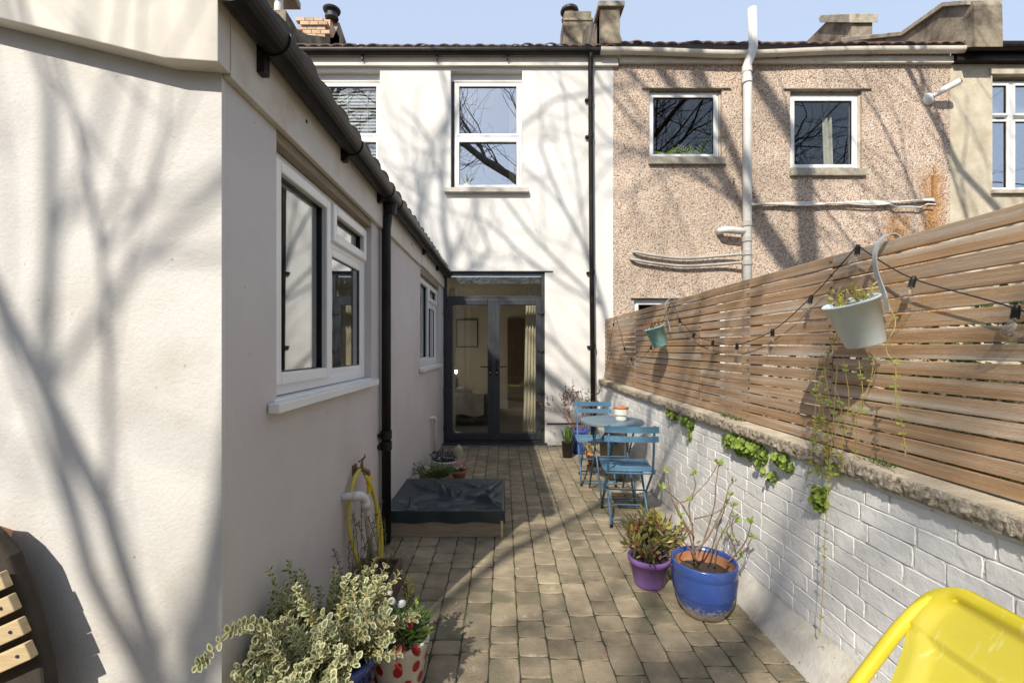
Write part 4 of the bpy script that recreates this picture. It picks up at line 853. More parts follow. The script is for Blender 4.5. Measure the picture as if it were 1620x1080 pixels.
# sandpit
sp = thing('sandpit', 'low square timber sandpit frame standing against the extension wall', 'sandpit', (-.44, 3.85, 0))
for (x0, x1, y0, y1) in ((-.885, -.001, 3.44, 3.462), (-.885, -.001, 4.24, 4.262)):
    b = MB(); b.box(x0, x1, y0, y1, .001, .20); b.build('board', 'old_wood', sp, bevel=.003)
for x in (-.023, -.885):
    b = MB(); b.box(x, x+.022, 3.463, 4.239, .001, .20); b.build('board', 'old_wood', sp, bevel=.003)
b = MB(); b.box(-.02, .0, 3.425, 3.439, .001, .13); b.build('corner_post', 'pine_wood', sp, bevel=.003)
CRE = [(.02, .95, .45, .45, .03, .06), (1, .16, .40, .52, .040, .05), (.985, .985, .60, .36, .038, .05), (.0, .25, .5, .60, .025, .07), (.28, .97, .56, .30, .022, .05), (.95, .5, .55, .92, .02, .04), (.7, .30, .08, .10, .022, .05), (1, .05, .72, .40, .03, .04), (.16, .5, .2, .0, .018, .04), (.62, .7, .30, .75, .018, .05), (.98, .7, .78, .3, .022, .035)]
def tf(u, v):
    x = -.892+.907*u
    if v < .10: y = 3.425-.003*math.sin(u*25); z = .115+(.208-.115)*(v/.10)+.006*math.sin(u*17+1)*(1-v*10)
    else:
        t_ = (v-.10)/.9; y = 3.432+(.838)*t_
        ed = min(1, 6*min(u, 1-u, t_+.02, 1-t_))
        sag = .050*ed*(1-.4*math.sin(u*2.5)); fold = .006*mnoise.noise(Vector((x*9, y*9, 1.7)))+.004*mnoise.noise(Vector((x*22, y*22, 3)))
        wx = u+.03*mnoise.noise(Vector((x*5, y*5, 8))); wt = t_+.03*mnoise.noise(Vector((x*5, y*5, 18)))
        for (ax, ay, bx, by, hh_, ww) in CRE:
            dx_, dy_ = bx-ax, by-ay; L_ = math.hypot(dx_, dy_); q = ((wx-ax)*dx_+(wt-ay)*dy_)/L_/L_; sd = ((wx-ax)*dy_-(wt-ay)*dx_)/L_
            if -.1 < q < 1.1:
                w_ = ww*(.4+.8*q); fl_ = min(1, (q+.1)/.2, (1.1-q)/.2); r_ = abs(sd)/w_
                if r_ < 1: fold += hh_*fl_*(1-r_)**1.4*(1 if sd > 0 else .8)
        z = .212-sag+fold*ed*1.2
        if t_ > .985: z = .19
        if u > .985: z -= .02
    return (x, y, z)
b = MB(); b.grid(tf, 170, 160)
tag(b.build('tarpaulin', 'tarp', None, smooth=True), 'crumpled dark green tarpaulin sheet covering the timber sandpit', 'tarpaulin')
# pots behind the sandpit
def grassy(b, c, r, n, L, mi=0, droop=.8, w=.005):
    for i in range(n):
        a = rnd(0, 6.28); p = Vector(c)+Vector((math.cos(a)*r*rnd(0, 1), math.sin(a)*r*rnd(0, 1), 0)); d = Vector((math.cos(a)*rnd(.3, 1), math.sin(a)*rnd(.3, 1), rnd(.4, 1.2))).normalized(); b.mi = mi
        l = L*rnd(.5, 1.1)
        for k in range(3):
            b.leaf(p, d, rvec()+Vector((0, 0, 1)), l/2.6, w*2); p = p+d*l/3; d = (d+Vector((0, 0, -droop*.45))).normalized()
t = thing('terracotta_bowl', 'wide terracotta bowl of grassy alpines with a pale rock behind the tarpaulin', 'potted plant', (-.68, 4.58, 0))
pot(t, (-.68, 4.58, 0), [(.0, 0), (.10, 0), (.15, .13), (.16, .135), (.16, .165), (.148, .165), (.14, .14)], 'terracotta', .14, .14, 28)
b = MB(); grassy(b, (-.65, 4.50, .15), .09, 190, .17); grassy(b, (-.74, 4.56, .15), .08, 120, .16, 1); b.build('grass_leaves', ['leaf_green', 'leaf_olive'], t, kind='stuff')
b = MB(); b.lathe([(0, 0), (.05, .02), (.055, .06), (.03, .11), (0, .12)], 9, Matrix.Translation((-.76, 4.52, .14))); b.build('rock', 'pale_stone', t)
b = MB(); b.box(-.885, -.80, 4.32, 4.40, .0, .20, None); tag(b.build('slate_slab', 'grey_stone', None, bevel=.02), 'rough grey stone standing against the side wall behind the sandpit', 'stone')
t = thing('white_trough', 'pale oval trough of dark violet flowers beside the overflow pipe', 'planter', (-.66, 5.2, 0))
pot(t, (-.66, 5.2, 0), [(.0, 0), (.10, 0), (.14, .14), (.15, .15), (.14, .155), (.13, .13)], 'upvc', .135, .13, 24)
b = MB()
for i in range(260): b.mi = random.choice((0, 0, 1)); b.leaf(Vector((-.68+rnd(-.14, .13), 5.2+rnd(-.1, .1), .14+rnd(0, .10))), rvec()+Vector((0, 0, .6)), rvec(), .03, .018)
b.build('flowers', ['leaf_dark', 'petal_violet'], t, kind='stuff')
t = thing('potted_daisies', 'terracotta pot of small pink double daisies behind the sandpit', 'potted plant', (-.47, 4.85, 0))
pot(t, (-.47, 4.85, 0), [(.0, 0), (.055, 0), (.07, .10), (.078, .102), (.080, .135), (.072, .135), (.066, .11)], 'terracotta', .12, .068, 24)
b = MB()
for i in range(90): a = rnd(0, 6.28); b.leaf(Vector((-.47+.05*math.cos(a), 4.85+.05*math.sin(a), .125)), Vector((math.cos(a), math.sin(a), .6)), Vector((0, 0, 1)), .05, .02)
b.build('leaves', 'leaf_dark', t, kind='stuff')
fb = MB()
for r_, z_, k in ((.022, .0, 12), (.017, .007, 9), (.010, .012, 6)):
    for i in range(k): a = 6.283*i/k+r_*50; fb.leaf(Vector((0, 0, z_)), Vector((math.cos(a), math.sin(a), .35)), Vector((0, 0, 1)), r_, .010)
def flower_mesh(m):
    me = bpy.data.meshes.new('flower'); me.from_pydata(fb.v, [], fb.f); me.materials.append(MT[m]); me.update(); return me
FP, FR, FWt = flower_mesh('petal_pink'), flower_mesh('petal_red'), flower_mesh('petal_white')
for (dx_, dy_, z_) in ((-.04, -.03, .17), (-.01, -.05, .16), (.03, -.04, .165), (-.02, 0, .20), (.05, .0, .21), (.02, .03, .19), (.06, -.02, .15), (-.05, .02, .19), (.055, .02, .23)):
    inst(FP, 'flower', t, (-.47+dx_, 4.85+dy_, z_), (R(rnd(20, 60)), rnd(-.3, .3), 0), (1, 1, 1.2))
hb = MB(); hb.lathe([(.045, 0), (.05, .02), (.03, .05), (.035, .08), (.055, .12), (.058, .17), (.045, .21), (.02, .235), (0, .24)], 14, Matrix.Translation((-.50, 5.1, .12)) @ Matrix.Diagonal((.8, .7, .95, 1))); hb.box(-.545, -.455, 5.05, 5.15, 0, .12)
hb.v = [tuple(Vector(p)+Vector((mnoise.noise(Vector(p)*40), mnoise.noise(Vector(p)*41+Vector((5, 0, 0))), mnoise.noise(Vector(p)*43)))*.016) for p in hb.v]
tag(hb.build('stone_ornament', 'pale_stone', None, smooth=True), 'worn pale stone garden ornament behind the pink daisies', 'ornament')

# ---------------------------------------------------------------- wall plants (lime tufts below the coping)
def wall_plant(px, py, n, sx, sz, label, sag=0):
    c = PX(px, py, 1.40); t = MB()
    for i in range(n):
        a, r_ = rnd(0, 6.28), math.sqrt(rnd(0, 1)); yy = c.y+sx*r_*math.cos(a); zz = c.z+sz*r_*math.sin(a)+sag*(yy-c.y)
        zz -= .05*max(0, mnoise.noise(Vector((yy*14, n, 0)))); zz = min(zz, .90-rnd(0, .03))
        p = Vector((1.428-rnd(.0, .045)*(1.1-r_), yy, zz)); t.mi = random.choice((0, 0, 1))
        nn = Vector((-1, rnd(-.6, .6), rnd(0, .9))); dd = Vector((-.2, rnd(-1, 1), rnd(-1, .3)))
        k = 6; rr = rnd(.007, .015); d1 = nn.normalized().orthogonal(); d2 = nn.normalized().cross(d1); q = p+nn.normalized()*.012
        t.add([q+(d1*math.cos(j*6.283/k)+d2*math.sin(j*6.283/k))*rr for j in range(k)]+[q-nn.normalized()*.004], [(j, (j+1) % k, k) for j in range(k)])
    t.mi = 2
    for i in range(6):
        p = Vector((1.43, c.y+rnd(-sx, sx)*.5, min(.9, c.z+sz*.6))); t.tube([p, p+Vector((-.02, rnd(-.03, .03), -sz)), p+Vector((-.01, rnd(-.04, .04), -sz*1.6))], .0015, 4)
    tag(t.build('wall_plant', ['leaf_lime', 'leaf_green', 'leaf_olive'], None), label, 'plant', 'pennywort tufts on the boundary wall')
wall_plant(1060, 656, 90, 0.14, 0.035, 'small rounded lime tuft under the coping nearest the bistro chair')
wall_plant(1083, 668, 100, 0.14, 0.04, 'lime tuft just right of the first small one, with a trailing stem')
wall_plant(1087, 690, 14, .03, .03, 'tiny lime sprig dangling on the white wall below the small tufts')
wall_plant(1172, 706, 420, 0.25, 0.052, 'largest bushy lime-green plant growing from the wall under the coping', -.0)
wall_plant(1200, 733, 16, .03, .045, 'narrow trailing sprig hanging below the largest wall plant')
wall_plant(1233, 728, 120, 0.09, 0.035, 'dark green tuft at the right end of the big wall plant')
wall_plant(1217, 750, 16, .025, .025, 'isolated little lime sprig low between big tuft and hanging vine')
wall_plant(1292, 785, 70, .05, .05, 'round green tuft on the wall directly under the hanging vine')
for (px, py, lab) in ((1146, 645, 'tiny green weed sprouting on the coping left of middle'), (1162, 660, 'second tiny green weed on the coping at the slat fence foot'), (1385, 748, 'tiny bright weed on the coping right of the hanging vine')):
    c = PX(px, py, 1.44); t = MB()
    for i in range(26): t.leaf(Vector((1.455+rnd(-.02, .015), c.y+rnd(-.07, .07), .982)), Vector((rnd(-1, .4), rnd(-1, 1), rnd(.2, 1))), rvec(), rnd(.015, .035), .008)
    tag(t.build('weed', 'leaf_green', None), lab, 'plant')

# ---------------------------------------------------------------- hanging buckets
def bucket(Y, m, label, name):
    t = thing(name, label, 'hanging pot', (1.40, Y, 1.44))
    M = Matrix.Translation((1.385, Y, 1.445)) @ Matrix.Rotation(R(-20), 4, 'Y')
    b = MB(); b.lathe([(.0, 0), (.070, 0), (.072, .003), (.100, .165), (.104, .166), (.105, .172), (.101, .175), (.096, .168), (.090, .14)], 40, M, sx=.80, sy=1.05); b.build('bucket', m, t, smooth=True)
    b = MB(); b.grid(lambda u, v: M @ Vector((.079*v*math.cos(u*6.283), .102*v*math.sin(u*6.283), .152+.008*mnoise.noise(Vector((u*9, v*5, Y))))), 18, 3); b.build('soil', 'soil', t)
    b = MB(); pts_ = smooth_path([(1.462, Y-.01, 1.57), (1.455, Y, 1.64), (1.435, Y+.01, 1.72), (1.425, Y+.005, 1.79), (1.44, Y, 1.84), (1.47, Y, 1.862), (1.50, Y, 1.862), (1.512, Y, 1.84), (1.512, Y, 1.78)], 5)
    for a, c in zip(pts_[:-1], pts_[1:]): pass
    vs = []; 
    for i, p in enumerate(pts_):
        tt = (pts_[min(i+1, len(pts_)-1)]-pts_[max(0, i-1)]).normalized(); n_ = Vector((0, 1, 0)); s_ = tt.cross(n_)
        vs += [p+n_*.010+s_*.002, p-n_*.010+s_*.002, p-n_*.010-s_*.002, p+n_*.010-s_*.002]
    b.add(vs, [(4*i+k, 4*i+(k+1) % 4, 4*i+4+(k+1) % 4, 4*i+4+k) for i in range(len(pts_)-1) for k in range(4)]+[(3, 2, 1, 0), tuple(len(vs)-4+k for k in range(4))]); b.build('hook', 'galv', t)
    return t, M
t, M = bucket(1.74, 'pale_bucket', 'pale blue metal bucket hooked on the fence near the camera with trailing vine', 'hanging_bucket')
top = M @ Vector((0, 0, .15))
b = MB(); f = MB()
for i in range(26):
    p = M @ Vector((rnd(-.06, .05), rnd(-.085, .085), .15)); d = Vector((rnd(-.6, .5), rnd(-.3, .8), rnd(.5, 1))).normalized()
    q = p+d*rnd(.03, .09); b.tube([p, q], .0012, 4)
    for k in range(8): f.mi = random.choice((0, 0, 1, 2)) if i % 5 == 0 else 0; f.leaf(p.lerp(q, rnd(.4, 1.1)), rvec(.7)+d, rvec(), rnd(.014, .028), .008)
# trailing strands, falling over rim and past the coping
strands = [(1328, 520, 1295, 1002, 34, .004), (1312, 530, 1275, 760, 20, .01), (1318, 525, 1300, 640, 12, .01), (1340, 560, 1335, 745, 14, .008), (1362, 500, 1363, 660, 12, .006), (1408, 470, 1412, 575, 6, .012), (1412, 570, 1432, 722, 14, .004), (1300, 560, 1290, 730, 14, .014), (1310, 600, 1310, 760, 18, .01), (1322, 610, 1330, 740, 14, .01), (1350, 640, 1352, 735, 6, .004), (1285, 640, 1285, 700, 8, .008), (1384, 560, 1350, 700, 9, .006)]
for (x0, y0, x1, y1, n_, wob) in strands:
    Xs = 1.36; a = PX(x0, y0, Xs+(.03 if x0 > 1400 else .0)); e = PX(x1, y1, 1.385 if y1 < 800 else 1.37); a.y = max(1.60, min(a.y, 1.95)); pts_ = []
    m_ = 14
    for i in range(m_+1):
        t_ = i/m_; p = a.lerp(e, t_); p.y += wob*math.sin(t_*9+x0)*1.2; p.x = min(p.x+wob*math.cos(t_*7+x1), 1.455)
        pts_.append(p)
    b.tube(pts_, .0014, 4)
    for i in range(int(n_*.75)):
        t_ = rnd(.03, 1)*m_; k = min(int(t_), m_-1); p = pts_[k].lerp(pts_[k+1], t_-k); f.mi = random.choice((0, 1, 1))
        s = rnd(.6, 1.2)
        for sg in (-1, 1): f.leaf(p, Vector((rnd(-.3, .3), sg, rnd(-.2, .4))), Vector((-1, 0, .5)), .018*s, .010*s)
for c_ in ((1302, 665), (1303, 700), (1290, 742), (1320, 745), (1312, 720), (1286, 775)):
    c = PX(*c_, 1.39)
    for i in range(16): f.mi = random.choice((0, 1)); f.leaf(c+Vector((rnd(-.02, .02), rnd(-.03, .03), rnd(-.035, .035))), rvec(), Vector((-1, 0, 0))+rvec(.4), rnd(.018, .032), .018)
b.build('stems', 'straw', t); f.build('leaves', ['leaf_yellow', 'leaf_lime', 'petal_violet'], t, kind='stuff')
t, M = bucket(4.0, 'aqua_bucket', 'smaller-looking aqua bucket hooked on the far part of the fence with dry plant', 'hanging_bucket')
b = MB(); f = MB()
for i in range(24):
    p = M @ Vector((rnd(-.06, .05), rnd(-.085, .085), .15)); d = Vector((rnd(-.8, .1), rnd(-.3, .8), rnd(.2, 1))).normalized(); q = p+d*rnd(.03, .11); b.tube([p, q], .0015, 4)
    for k in range(6): f.leaf(p.lerp(q, rnd(.3, 1.1)), rvec(.7)+d, rvec(), .022, .008)
b.build('stems', 'straw', t); f.build('leaves', ['leaf_rust'], t, kind='stuff')

# ---------------------------------------------------------------- festoon lights
fl = thing('festoon_lights', 'black cable of clear festoon bulbs swagged along the slat fence', 'string lights', (1.45, 3, 1.6))
CX = 1.452
path = [(1900, 620), (1740, 545), (1608, 488), (1445, 441), (1376, 402), (1357, 391), (1338, 410), (1283, 470), (1222, 523), (1166, 545), (1128, 540), (1098, 528), (1075, 505), (1063, 478), (1050, 505), (1030, 548), (1012, 569), (999, 567), (988, 550), (976, 505), (974, 500), (971, 512), (962, 560), (955, 600)]
wp = [PX(x, y, CX) for x, y in path]
b = MB(); b.tube(smooth_path(wp, 5), .0025, 6); b.build('cable', 'cable', fl)
sk = MB(); sk.lathe([(.0, .012), (.008, .012), (.012, .004), (.0135, -.002), (.0135, -.03), (.016, -.034), (.0, -.034)], 12); skm = bpy.data.meshes.new('socket'); skm.from_pydata(sk.v, [], sk.f); skm.materials.append(MT['black_plastic']); skm.update()
bu = MB(); bu.lathe([(.010, -.034), (.013, -.044), (.024, -.058), (.0285, -.074), (.024, -.090), (.012, -.099), (0, -.1005)], 18); bum = bpy.data.meshes.new('bulb'); bum.from_pydata(bu.v, [], bu.f); bum.materials.append(MT['glass_bulb']); bum.polygons.foreach_set('use_smooth', [True]*len(bu.f)); bum.update()
fi = MB(); fi.tube([(-.005, 0, -.04), (-.004, 0, -.07), (0, 0, -.074), (.004, 0, -.07), (.005, 0, -.04)], .0008, 4); fi.tube([(0, 0, -.036), (0, 0, -.06)], .003, 6); fim = bpy.data.meshes.new('filament'); fim.from_pydata(fi.v, [], fi.f); fim.materials.append(MT['straw']); fim.update()
for (x, y) in ((1608, 488), (1445, 441), (1357, 391), (1283, 470), (1222, 523), (1166, 545), (1128, 540), (1098, 528), (1075, 505), (1030, 548), (999, 567), (988, 550), (971, 512)):
    c = PX(x, y, CX); rt = (rnd(-.15, .15), rnd(-.1, .25), 0)
    sc_ = (.88, .88, .88); so_ = inst(skm, 'socket', fl, c, rt, (.74, .74, .86)); inst(bum, 'bulb', fl, c, rt, sc_); inst(fim, 'filament', fl, c, rt, sc_)
# thin strut string far end
b = MB(); b.tube([PX(968, 556, 1.47), PX(955, 600, 1.45), P(905, 735, 6.2)], .003, 5); tag(b.build('string', 'cable', None), 'thin dark string slanting from the fence end toward the corner pots', 'string')

# ---------------------------------------------------------------- foreground euonymus
lv = {}
def euo_leaf(k):
    L, Wd = 1.0, .62+.08*(k % 3); n = 8; o_ = []; i_ = []
    for j in range(n):
        a = 6.283*j/n; x = .5-.5*math.cos(a); y = Wd/2*math.sin(a)*(1-.25*(x-.4)); z = -.22*(x-.5)**2+abs(y)*.35+rnd(-.015, .015)
        o_.append((x, y, z)); i_.append((.5+(x-.5)*.66, y*.58, z*.75+.002))
    c = (.5, 0, -.01)
    return o_+i_+[c], [(j, (j+1) % n, (j+1) % n+n, j+n) for j in range(n)], [(j+n, (j+1) % n+n, 2*n) for j in range(n)]
EL = []
for k in range(6):
    v, f1, f2 = euo_leaf(k); me = bpy.data.meshes.new('leaf'); me.from_pydata(v, [], f1+f2); me.materials.append(MT['leaf_cream']); me.materials.append(MT['leaf_core'])
    me.polygons.foreach_set('material_index', [0]*len(f1)+[1]*len(f2)); me.polygons.foreach_set('use_smooth', [True]*len(f1+f2)); me.update(); EL.append((me, v, f1, f2))
EC = Vector((-.66, 1.72, 0))
t = thing('variegated_euonymus', 'cream-edged variegated euonymus bush in a dark blue pot in the left foreground', 'potted shrub', EC)
pot(t, tuple(EC), [(.0, 0), (.12, 0), (.13, .02), (.17, .24), (.18, .25), (.18, .28), (.165, .28), (.16, .25)], 'cobalt_glaze', .25, .155, 32)
leaves = []; b = MB()
def shoot(p, d, L, r, n, hook=0):
    pts_ = [Vector(p)]; dd = Vector(d).normalized(); q = Vector(p); m_ = 9
    for i in range(m_):
        dd = (dd+rvec(.09)+Vector((0, 0, hook))).normalized(); q = q+dd*L/m_
        if q.x < -.86 and q.y > 1.42: q.x = -.86
        pts_.append(q.copy())
    b.tube(pts_, [r*(1-.7*i/m_) for i in range(m_+1)], 5, cap=False)
    for k in range(n):
        t_ = (.30+.70*k/n)*m_; i = min(int(t_), m_-1); pp = pts_[i].lerp(pts_[i+1], t_-i); ax = (pts_[i+1]-pts_[i]).normalized(); a = k*1.6+rnd(-.4, .4); o1 = ax.orthogonal().normalized(); o2 = ax.cross(o1)
        for sg in (0, math.pi):
            out_ = o1*math.cos(a+sg)+o2*math.sin(a+sg); dl = (out_*.9+ax*.55+Vector((0, 0, .15))).normalized(); s = rnd(.026, .044)*(1.0-.3*(k/n))
            leaves.append((pp, dl, (ax+Vector((0, 0, .8))+rvec(.3)).normalized(), s))
    return pts_
for i in range(150):
    a = rnd(0, 6.283); el = rnd(.15, 1.15); d = Vector((math.cos(a)*math.cos(el), math.sin(a)*math.cos(el)*.8-.12, math.sin(el)))
    if d.x > 0: d.x *= .4
    shoot(EC+Vector((math.cos(a)*.09, math.sin(a)*.09, .25)), d, rnd(.20, .34)*(1.05 if el > .7 else 1), .0035, 11, -.02)
# distinct taller shoots
for (px, py, Y) in ((447, 885, 1.75), (472, 902, 1.72), (500, 905, 1.8), (560, 912, 1.8), (420, 960, 1.62), (360, 985, 1.5), (470, 930, 1.6), (382, 1040, 1.5), (540, 985, 1.5), (585, 1000, 1.6)):
    e = P(px, py, Y); s0 = EC+Vector((rnd(-.05, .05), rnd(-.05, .05), .28)); shoot(s0, e-s0+Vector((0, 0, .03)), (e-s0).length*1.03, .004, 15, .0)
# long arching runner to the left, crossing the sunlit gable wall
rp = [P(440, 1000, 1.45), P(400, 985, 1.40), P(362, 1000, 1.36), P(335, 1030, 1.33), P(310, 1055, 1.30)]
b.tube(smooth_path(rp), .0018, 5)
for k in range(24):
    pp = smooth_path(rp)[min(k, 23)]
    if k > 12 and k < 20 and k % 3: continue
    for sg in (-1, 1): leaves.append((pp, Vector((rnd(-.5, .5), rnd(-.4, .1), sg*.7+.2)).normalized(), Vector((0, -1, .4)), rnd(.018, .030)))
b.build('stems', 'straw', t)
leaves.sort(key=lambda q: q[0].y-q[0].z*.3)
fo = [MB(), None]; big = MB()
for i, (p, dl, nn, s) in enumerate(leaves):
    sd = nn.cross(dl); sd = sd.normalized() if sd.length > 1e-5 else dl.orthogonal().normalized(); n2 = dl.cross(sd); Mx = Matrix((dl, sd, n2)).transposed()
    k = random.randrange(6)
    if i < 300:
        o = inst(EL[k][0], 'leaf', t, p, Mx.to_euler(), (s, s, s))
    else:
        vs = [p+(Mx @ Vector(v))*s for v in EL[k][1]]; o_ = len(big.v); big.v += [tuple(v) for v in vs]; big.f += [tuple(j+o_ for j in f) for f in EL[k][2]]; big.m += [0]*8; big.f += [tuple(j+o_ for j in f) for f in EL[k][3]]; big.m += [1]*8
big.build('leaf_mass', ['leaf_cream', 'leaf_core'], t, smooth=True, kind='stuff')
# rosemary trough behind it
t = thing('trough_planter', 'long terracotta trough with feathery rosemary behind the variegated bush', 'planter', (-.74, 2.45, 0))
b = MB(); b.ring = None
PLz = PL('f', 0)
b.box(-.87, -.85, 2.1, 2.80, .001, .14); b.box(-.64, -.62, 2.1, 2.80, .001, .14); b.box(-.85, -.64, 2.1, 2.12, .001, .14); b.box(-.85, -.64, 2.78, 2.80, .001, .14); b.build('trough', 'dark_trough', t, bevel=.003)
b = MB(); b.box(-.85, -.64, 2.12, 2.78, .005, .12); b.build('soil', 'soil', t)
b = MB(); f = MB(); out = []
for i in range(17):
    p = Vector((-.75+rnd(-.08, .08), rnd(2.15, 2.7), .12)); q = p+Vector((rnd(-.06, .14), rnd(-.12, .12), rnd(.15, .46) if i % 3 else rnd(.3, .5))); q.x = max(q.x, -.86)
    m_ = (p+q)/2+rvec(.015); pp = smooth_path([p, m_, q], 5); b.tube(pp, .002, 4)
    for k in range(52):
        j = rnd(.15, 1)*(len(pp)-1); z_ = int(min(j, len(pp)-2)); r0 = pp[z_].lerp(pp[z_+1], j-z_); f.mi = random.choice((0, 0, 1)); f.leaf(r0, rvec(.6)+Vector((0, 0, .7)), rvec(), rnd(.016, .028), .004)
b.build('stems', 'twig', t); f.build('needles', ['leaf_green', 'leaf_olive'], t, kind='stuff')

# daisy pot: white glazed with red spots
DC = Vector((-.425, 1.86, 0))
t = thing('potted_daisies', 'white pot with red polka dots holding red and white double daisies', 'potted plant', DC)
pr = [(.0, 0), (.075, 0), (.082, .01), (.118, .235), (.124, .24), (.124, .262), (.118, .264), (.11, .24)]
pot(t, tuple(DC), pr, 'white_glaze', .235, .108, 40)
for row_, z_ in enumerate((.05, .115, .18)):
    rr = .084+(.118-.082)*(z_/.235)
    for k in range(9):
        a = 6.283*(k+.5*(row_ % 2))/9; c_ = Vector((math.cos(a), math.sin(a), 0)); tn = Vector((-math.sin(a), math.cos(a), 0)); up = Vector((c_.x*.155, c_.y*.155, 1)).normalized()
        vs = []; dots = MB()
        for j in range(14): b_ = 6.283*j/14; q = DC+c_*0+Vector((0, 0, z_))+tn*.019*math.cos(b_)+up*.022*math.sin(b_); rad = .082+.036*((q.z)/.235)+.0015; h_ = Vector((q.x-DC.x+c_.x*rad, q.y-DC.y+c_.y*rad, 0)); h_ = h_.normalized()*rad; vs.append(DC+Vector((h_.x, h_.y, q.z)))
        dots.add(vs, [tuple(range(14))]); dots.build('polka_dot', 'petal_red', t)
b = MB()
for i in range(260): a = rnd(0, 6.28); r_ = rnd(0, .10); b.mi = random.choice((0, 0, 1)); b.leaf(DC+Vector((r_*math.cos(a), r_*math.sin(a), .235+rnd(0, .07))), Vector((math.cos(a), math.sin(a), rnd(.1, 1))), Vector((0, 0, 1)), rnd(.04, .07), rnd(.018, .028))
b.build('leaves', ['leaf_green', 'leaf_lime'], t, kind='stuff')
st = MB()
for (px, py, Y, m_, sc) in ((614, 940, 1.80, 'w', .75), (619, 952, 1.77, 'w', .8), (636, 956, 1.80, 'w', .85), (613, 976, 1.74, 'r', .8), (622, 980, 1.74, 'r', .85), (647, 989, 1.78, 'r', .8), (632, 1030, 1.72, 'r', 1.2), (655, 1032, 1.72, 'r', 1.2), (627, 1059, 1.7, 'r', 1.1), (600, 1000, 1.8, 'w', .5)):
    c = P(px, py, Y); st.tube([DC+Vector((rnd(-.03, .03), rnd(-.03, .03), .22)), (DC+Vector((0, 0, .22))).lerp(c, .6)+Vector((0, 0, .03)), c], .0016, 5)
    Y = Y; inst(FR if m_ == 'r' else FWt, 'flower', t, c, (R(rnd(20, 65)), R(rnd(0, 40)) if px > 640 else rnd(-.3, .3), rnd(0, 3)), (sc, sc, sc*1.3))
st.build('flower_stems', 'leaf_green', t)
# feathery sprig right of the daisies
t = MB(); s0 = Vector((-.42, 2.05, .24)); t.mi = 0
for i in range(9):
    e = P(648+rnd(-14, 6), 925+rnd(-14, 25), 2.05); t.tube([s0, (s0+e)/2+rvec(.01), e], .0015, 4)
    for k in range(22): p = s0.lerp(e, rnd(.45, 1.05)); t.leaf(p, (e-s0).normalized()+rvec(.5), rvec(), rnd(.018, .03), .004)
tag(t.build('lavender_sprig', ['leaf_olive'], None), 'feathery lavender sprig rising right of the white daisies', 'plant')

# ---------------------------------------------------------------- yellow chair, bottom right
yc = thing('yellow_lounge_chair', 'bright yellow metal chair with mesh fabric back in the lower right corner', 'chair', (.75, .7, 0))
TX, TZ = .945, .905; BX2, BZ2 = .60, .50; YF, YN = .985, .47
fr_pts = [(BX2, YF, BZ2), (.74, YF, .70-.03), (.86, YF, .826), (.915, YF-.01, .885), (.942, YF-.04, .910), (.95, YF-.09, .918), (.955, .73, .922), (.95, YN+.09, .918), (.942, YN+.04, .910), (.915, YN+.01, .885), (.74, YN, .67), (BX2, YN, BZ2)]
b = MB(); b.tube(smooth_path(fr_pts, 6), .0135, 14); b.build('back_frame', 'yellow_frame', yc, smooth=True)
YC = (YF+YN)/2; H0 = (YF-YN)/2
def yf(i, j):
    t_ = -.012+.50*(j/64)**1.25; Rr = .085
    hw = H0-Rr+math.sqrt(max(0, Rr*Rr-max(0, Rr-t_-.012)**2)) if t_ < Rr else H0
    lip = .014 if t_ < .115 else 0
    hw = max(.02, hw+.004-(.060*min(1, max(0, (t_-.115)/.14))**.6))
    m_ = 60; k = (i-2)/(m_-4)*2-1
    off = .0165 if t_ < .115 else .006
    if i < 2 or i > m_-2:
        sg = -1 if i < 2 else 1; q = (2-i if i < 2 else i-m_+2); y_ = YC+sg*(hw+(.012, .004)[q-1]*(lip > 0)); n_ = off-(.012, .028)[q-1]*(lip > 0)
    else: y_ = YC+k*hw; bd_ = min((1-abs(k))*hw, max(0, t_+.012)); n_ = off-.016*min(1, max(0, (bd_-.024)/.014))-.014*(1-k**4)*min(1, max(0, t_)/.10)
    tt = t_
    if j == 0: n_ -= .022; tt = -.004
    if j == 1: n_ -= .010; tt = -.013
    return Vector((.950-.64*tt-.768*n_, y_, .922-.768*tt+.64*n_))
b = MB(); b.add([yf(i, j) for j in range(65) for i in range(61)], [(j*61+i, j*61+i+1, (j+1)*61+i+1, (j+1)*61+i) for j in range(64) for i in range(60)]); b.build('fabric', 'yellow_mesh', yc, smooth=True)
for Yk in (YF, YN):
    b = MB(); b.tube([(BX2, Yk, BZ2), (.45, Yk, .36), (.10, Yk, .36), (.04, Yk, .3), (.0, Yk, .01)], .0135, 10); b.tube([(.62, Yk, .53), (.95, Yk, .01)], .012, 10); b.build('leg', 'yellow_frame', yc, smooth=True)
b = MB(); b.grid(lambda u, v: (.58-.48*v, YF-(YF-YN)*u, .40-.03*math.sin(math.pi*v)), 6, 6); b.build('seat', 'yellow_mesh', yc, smooth=True)

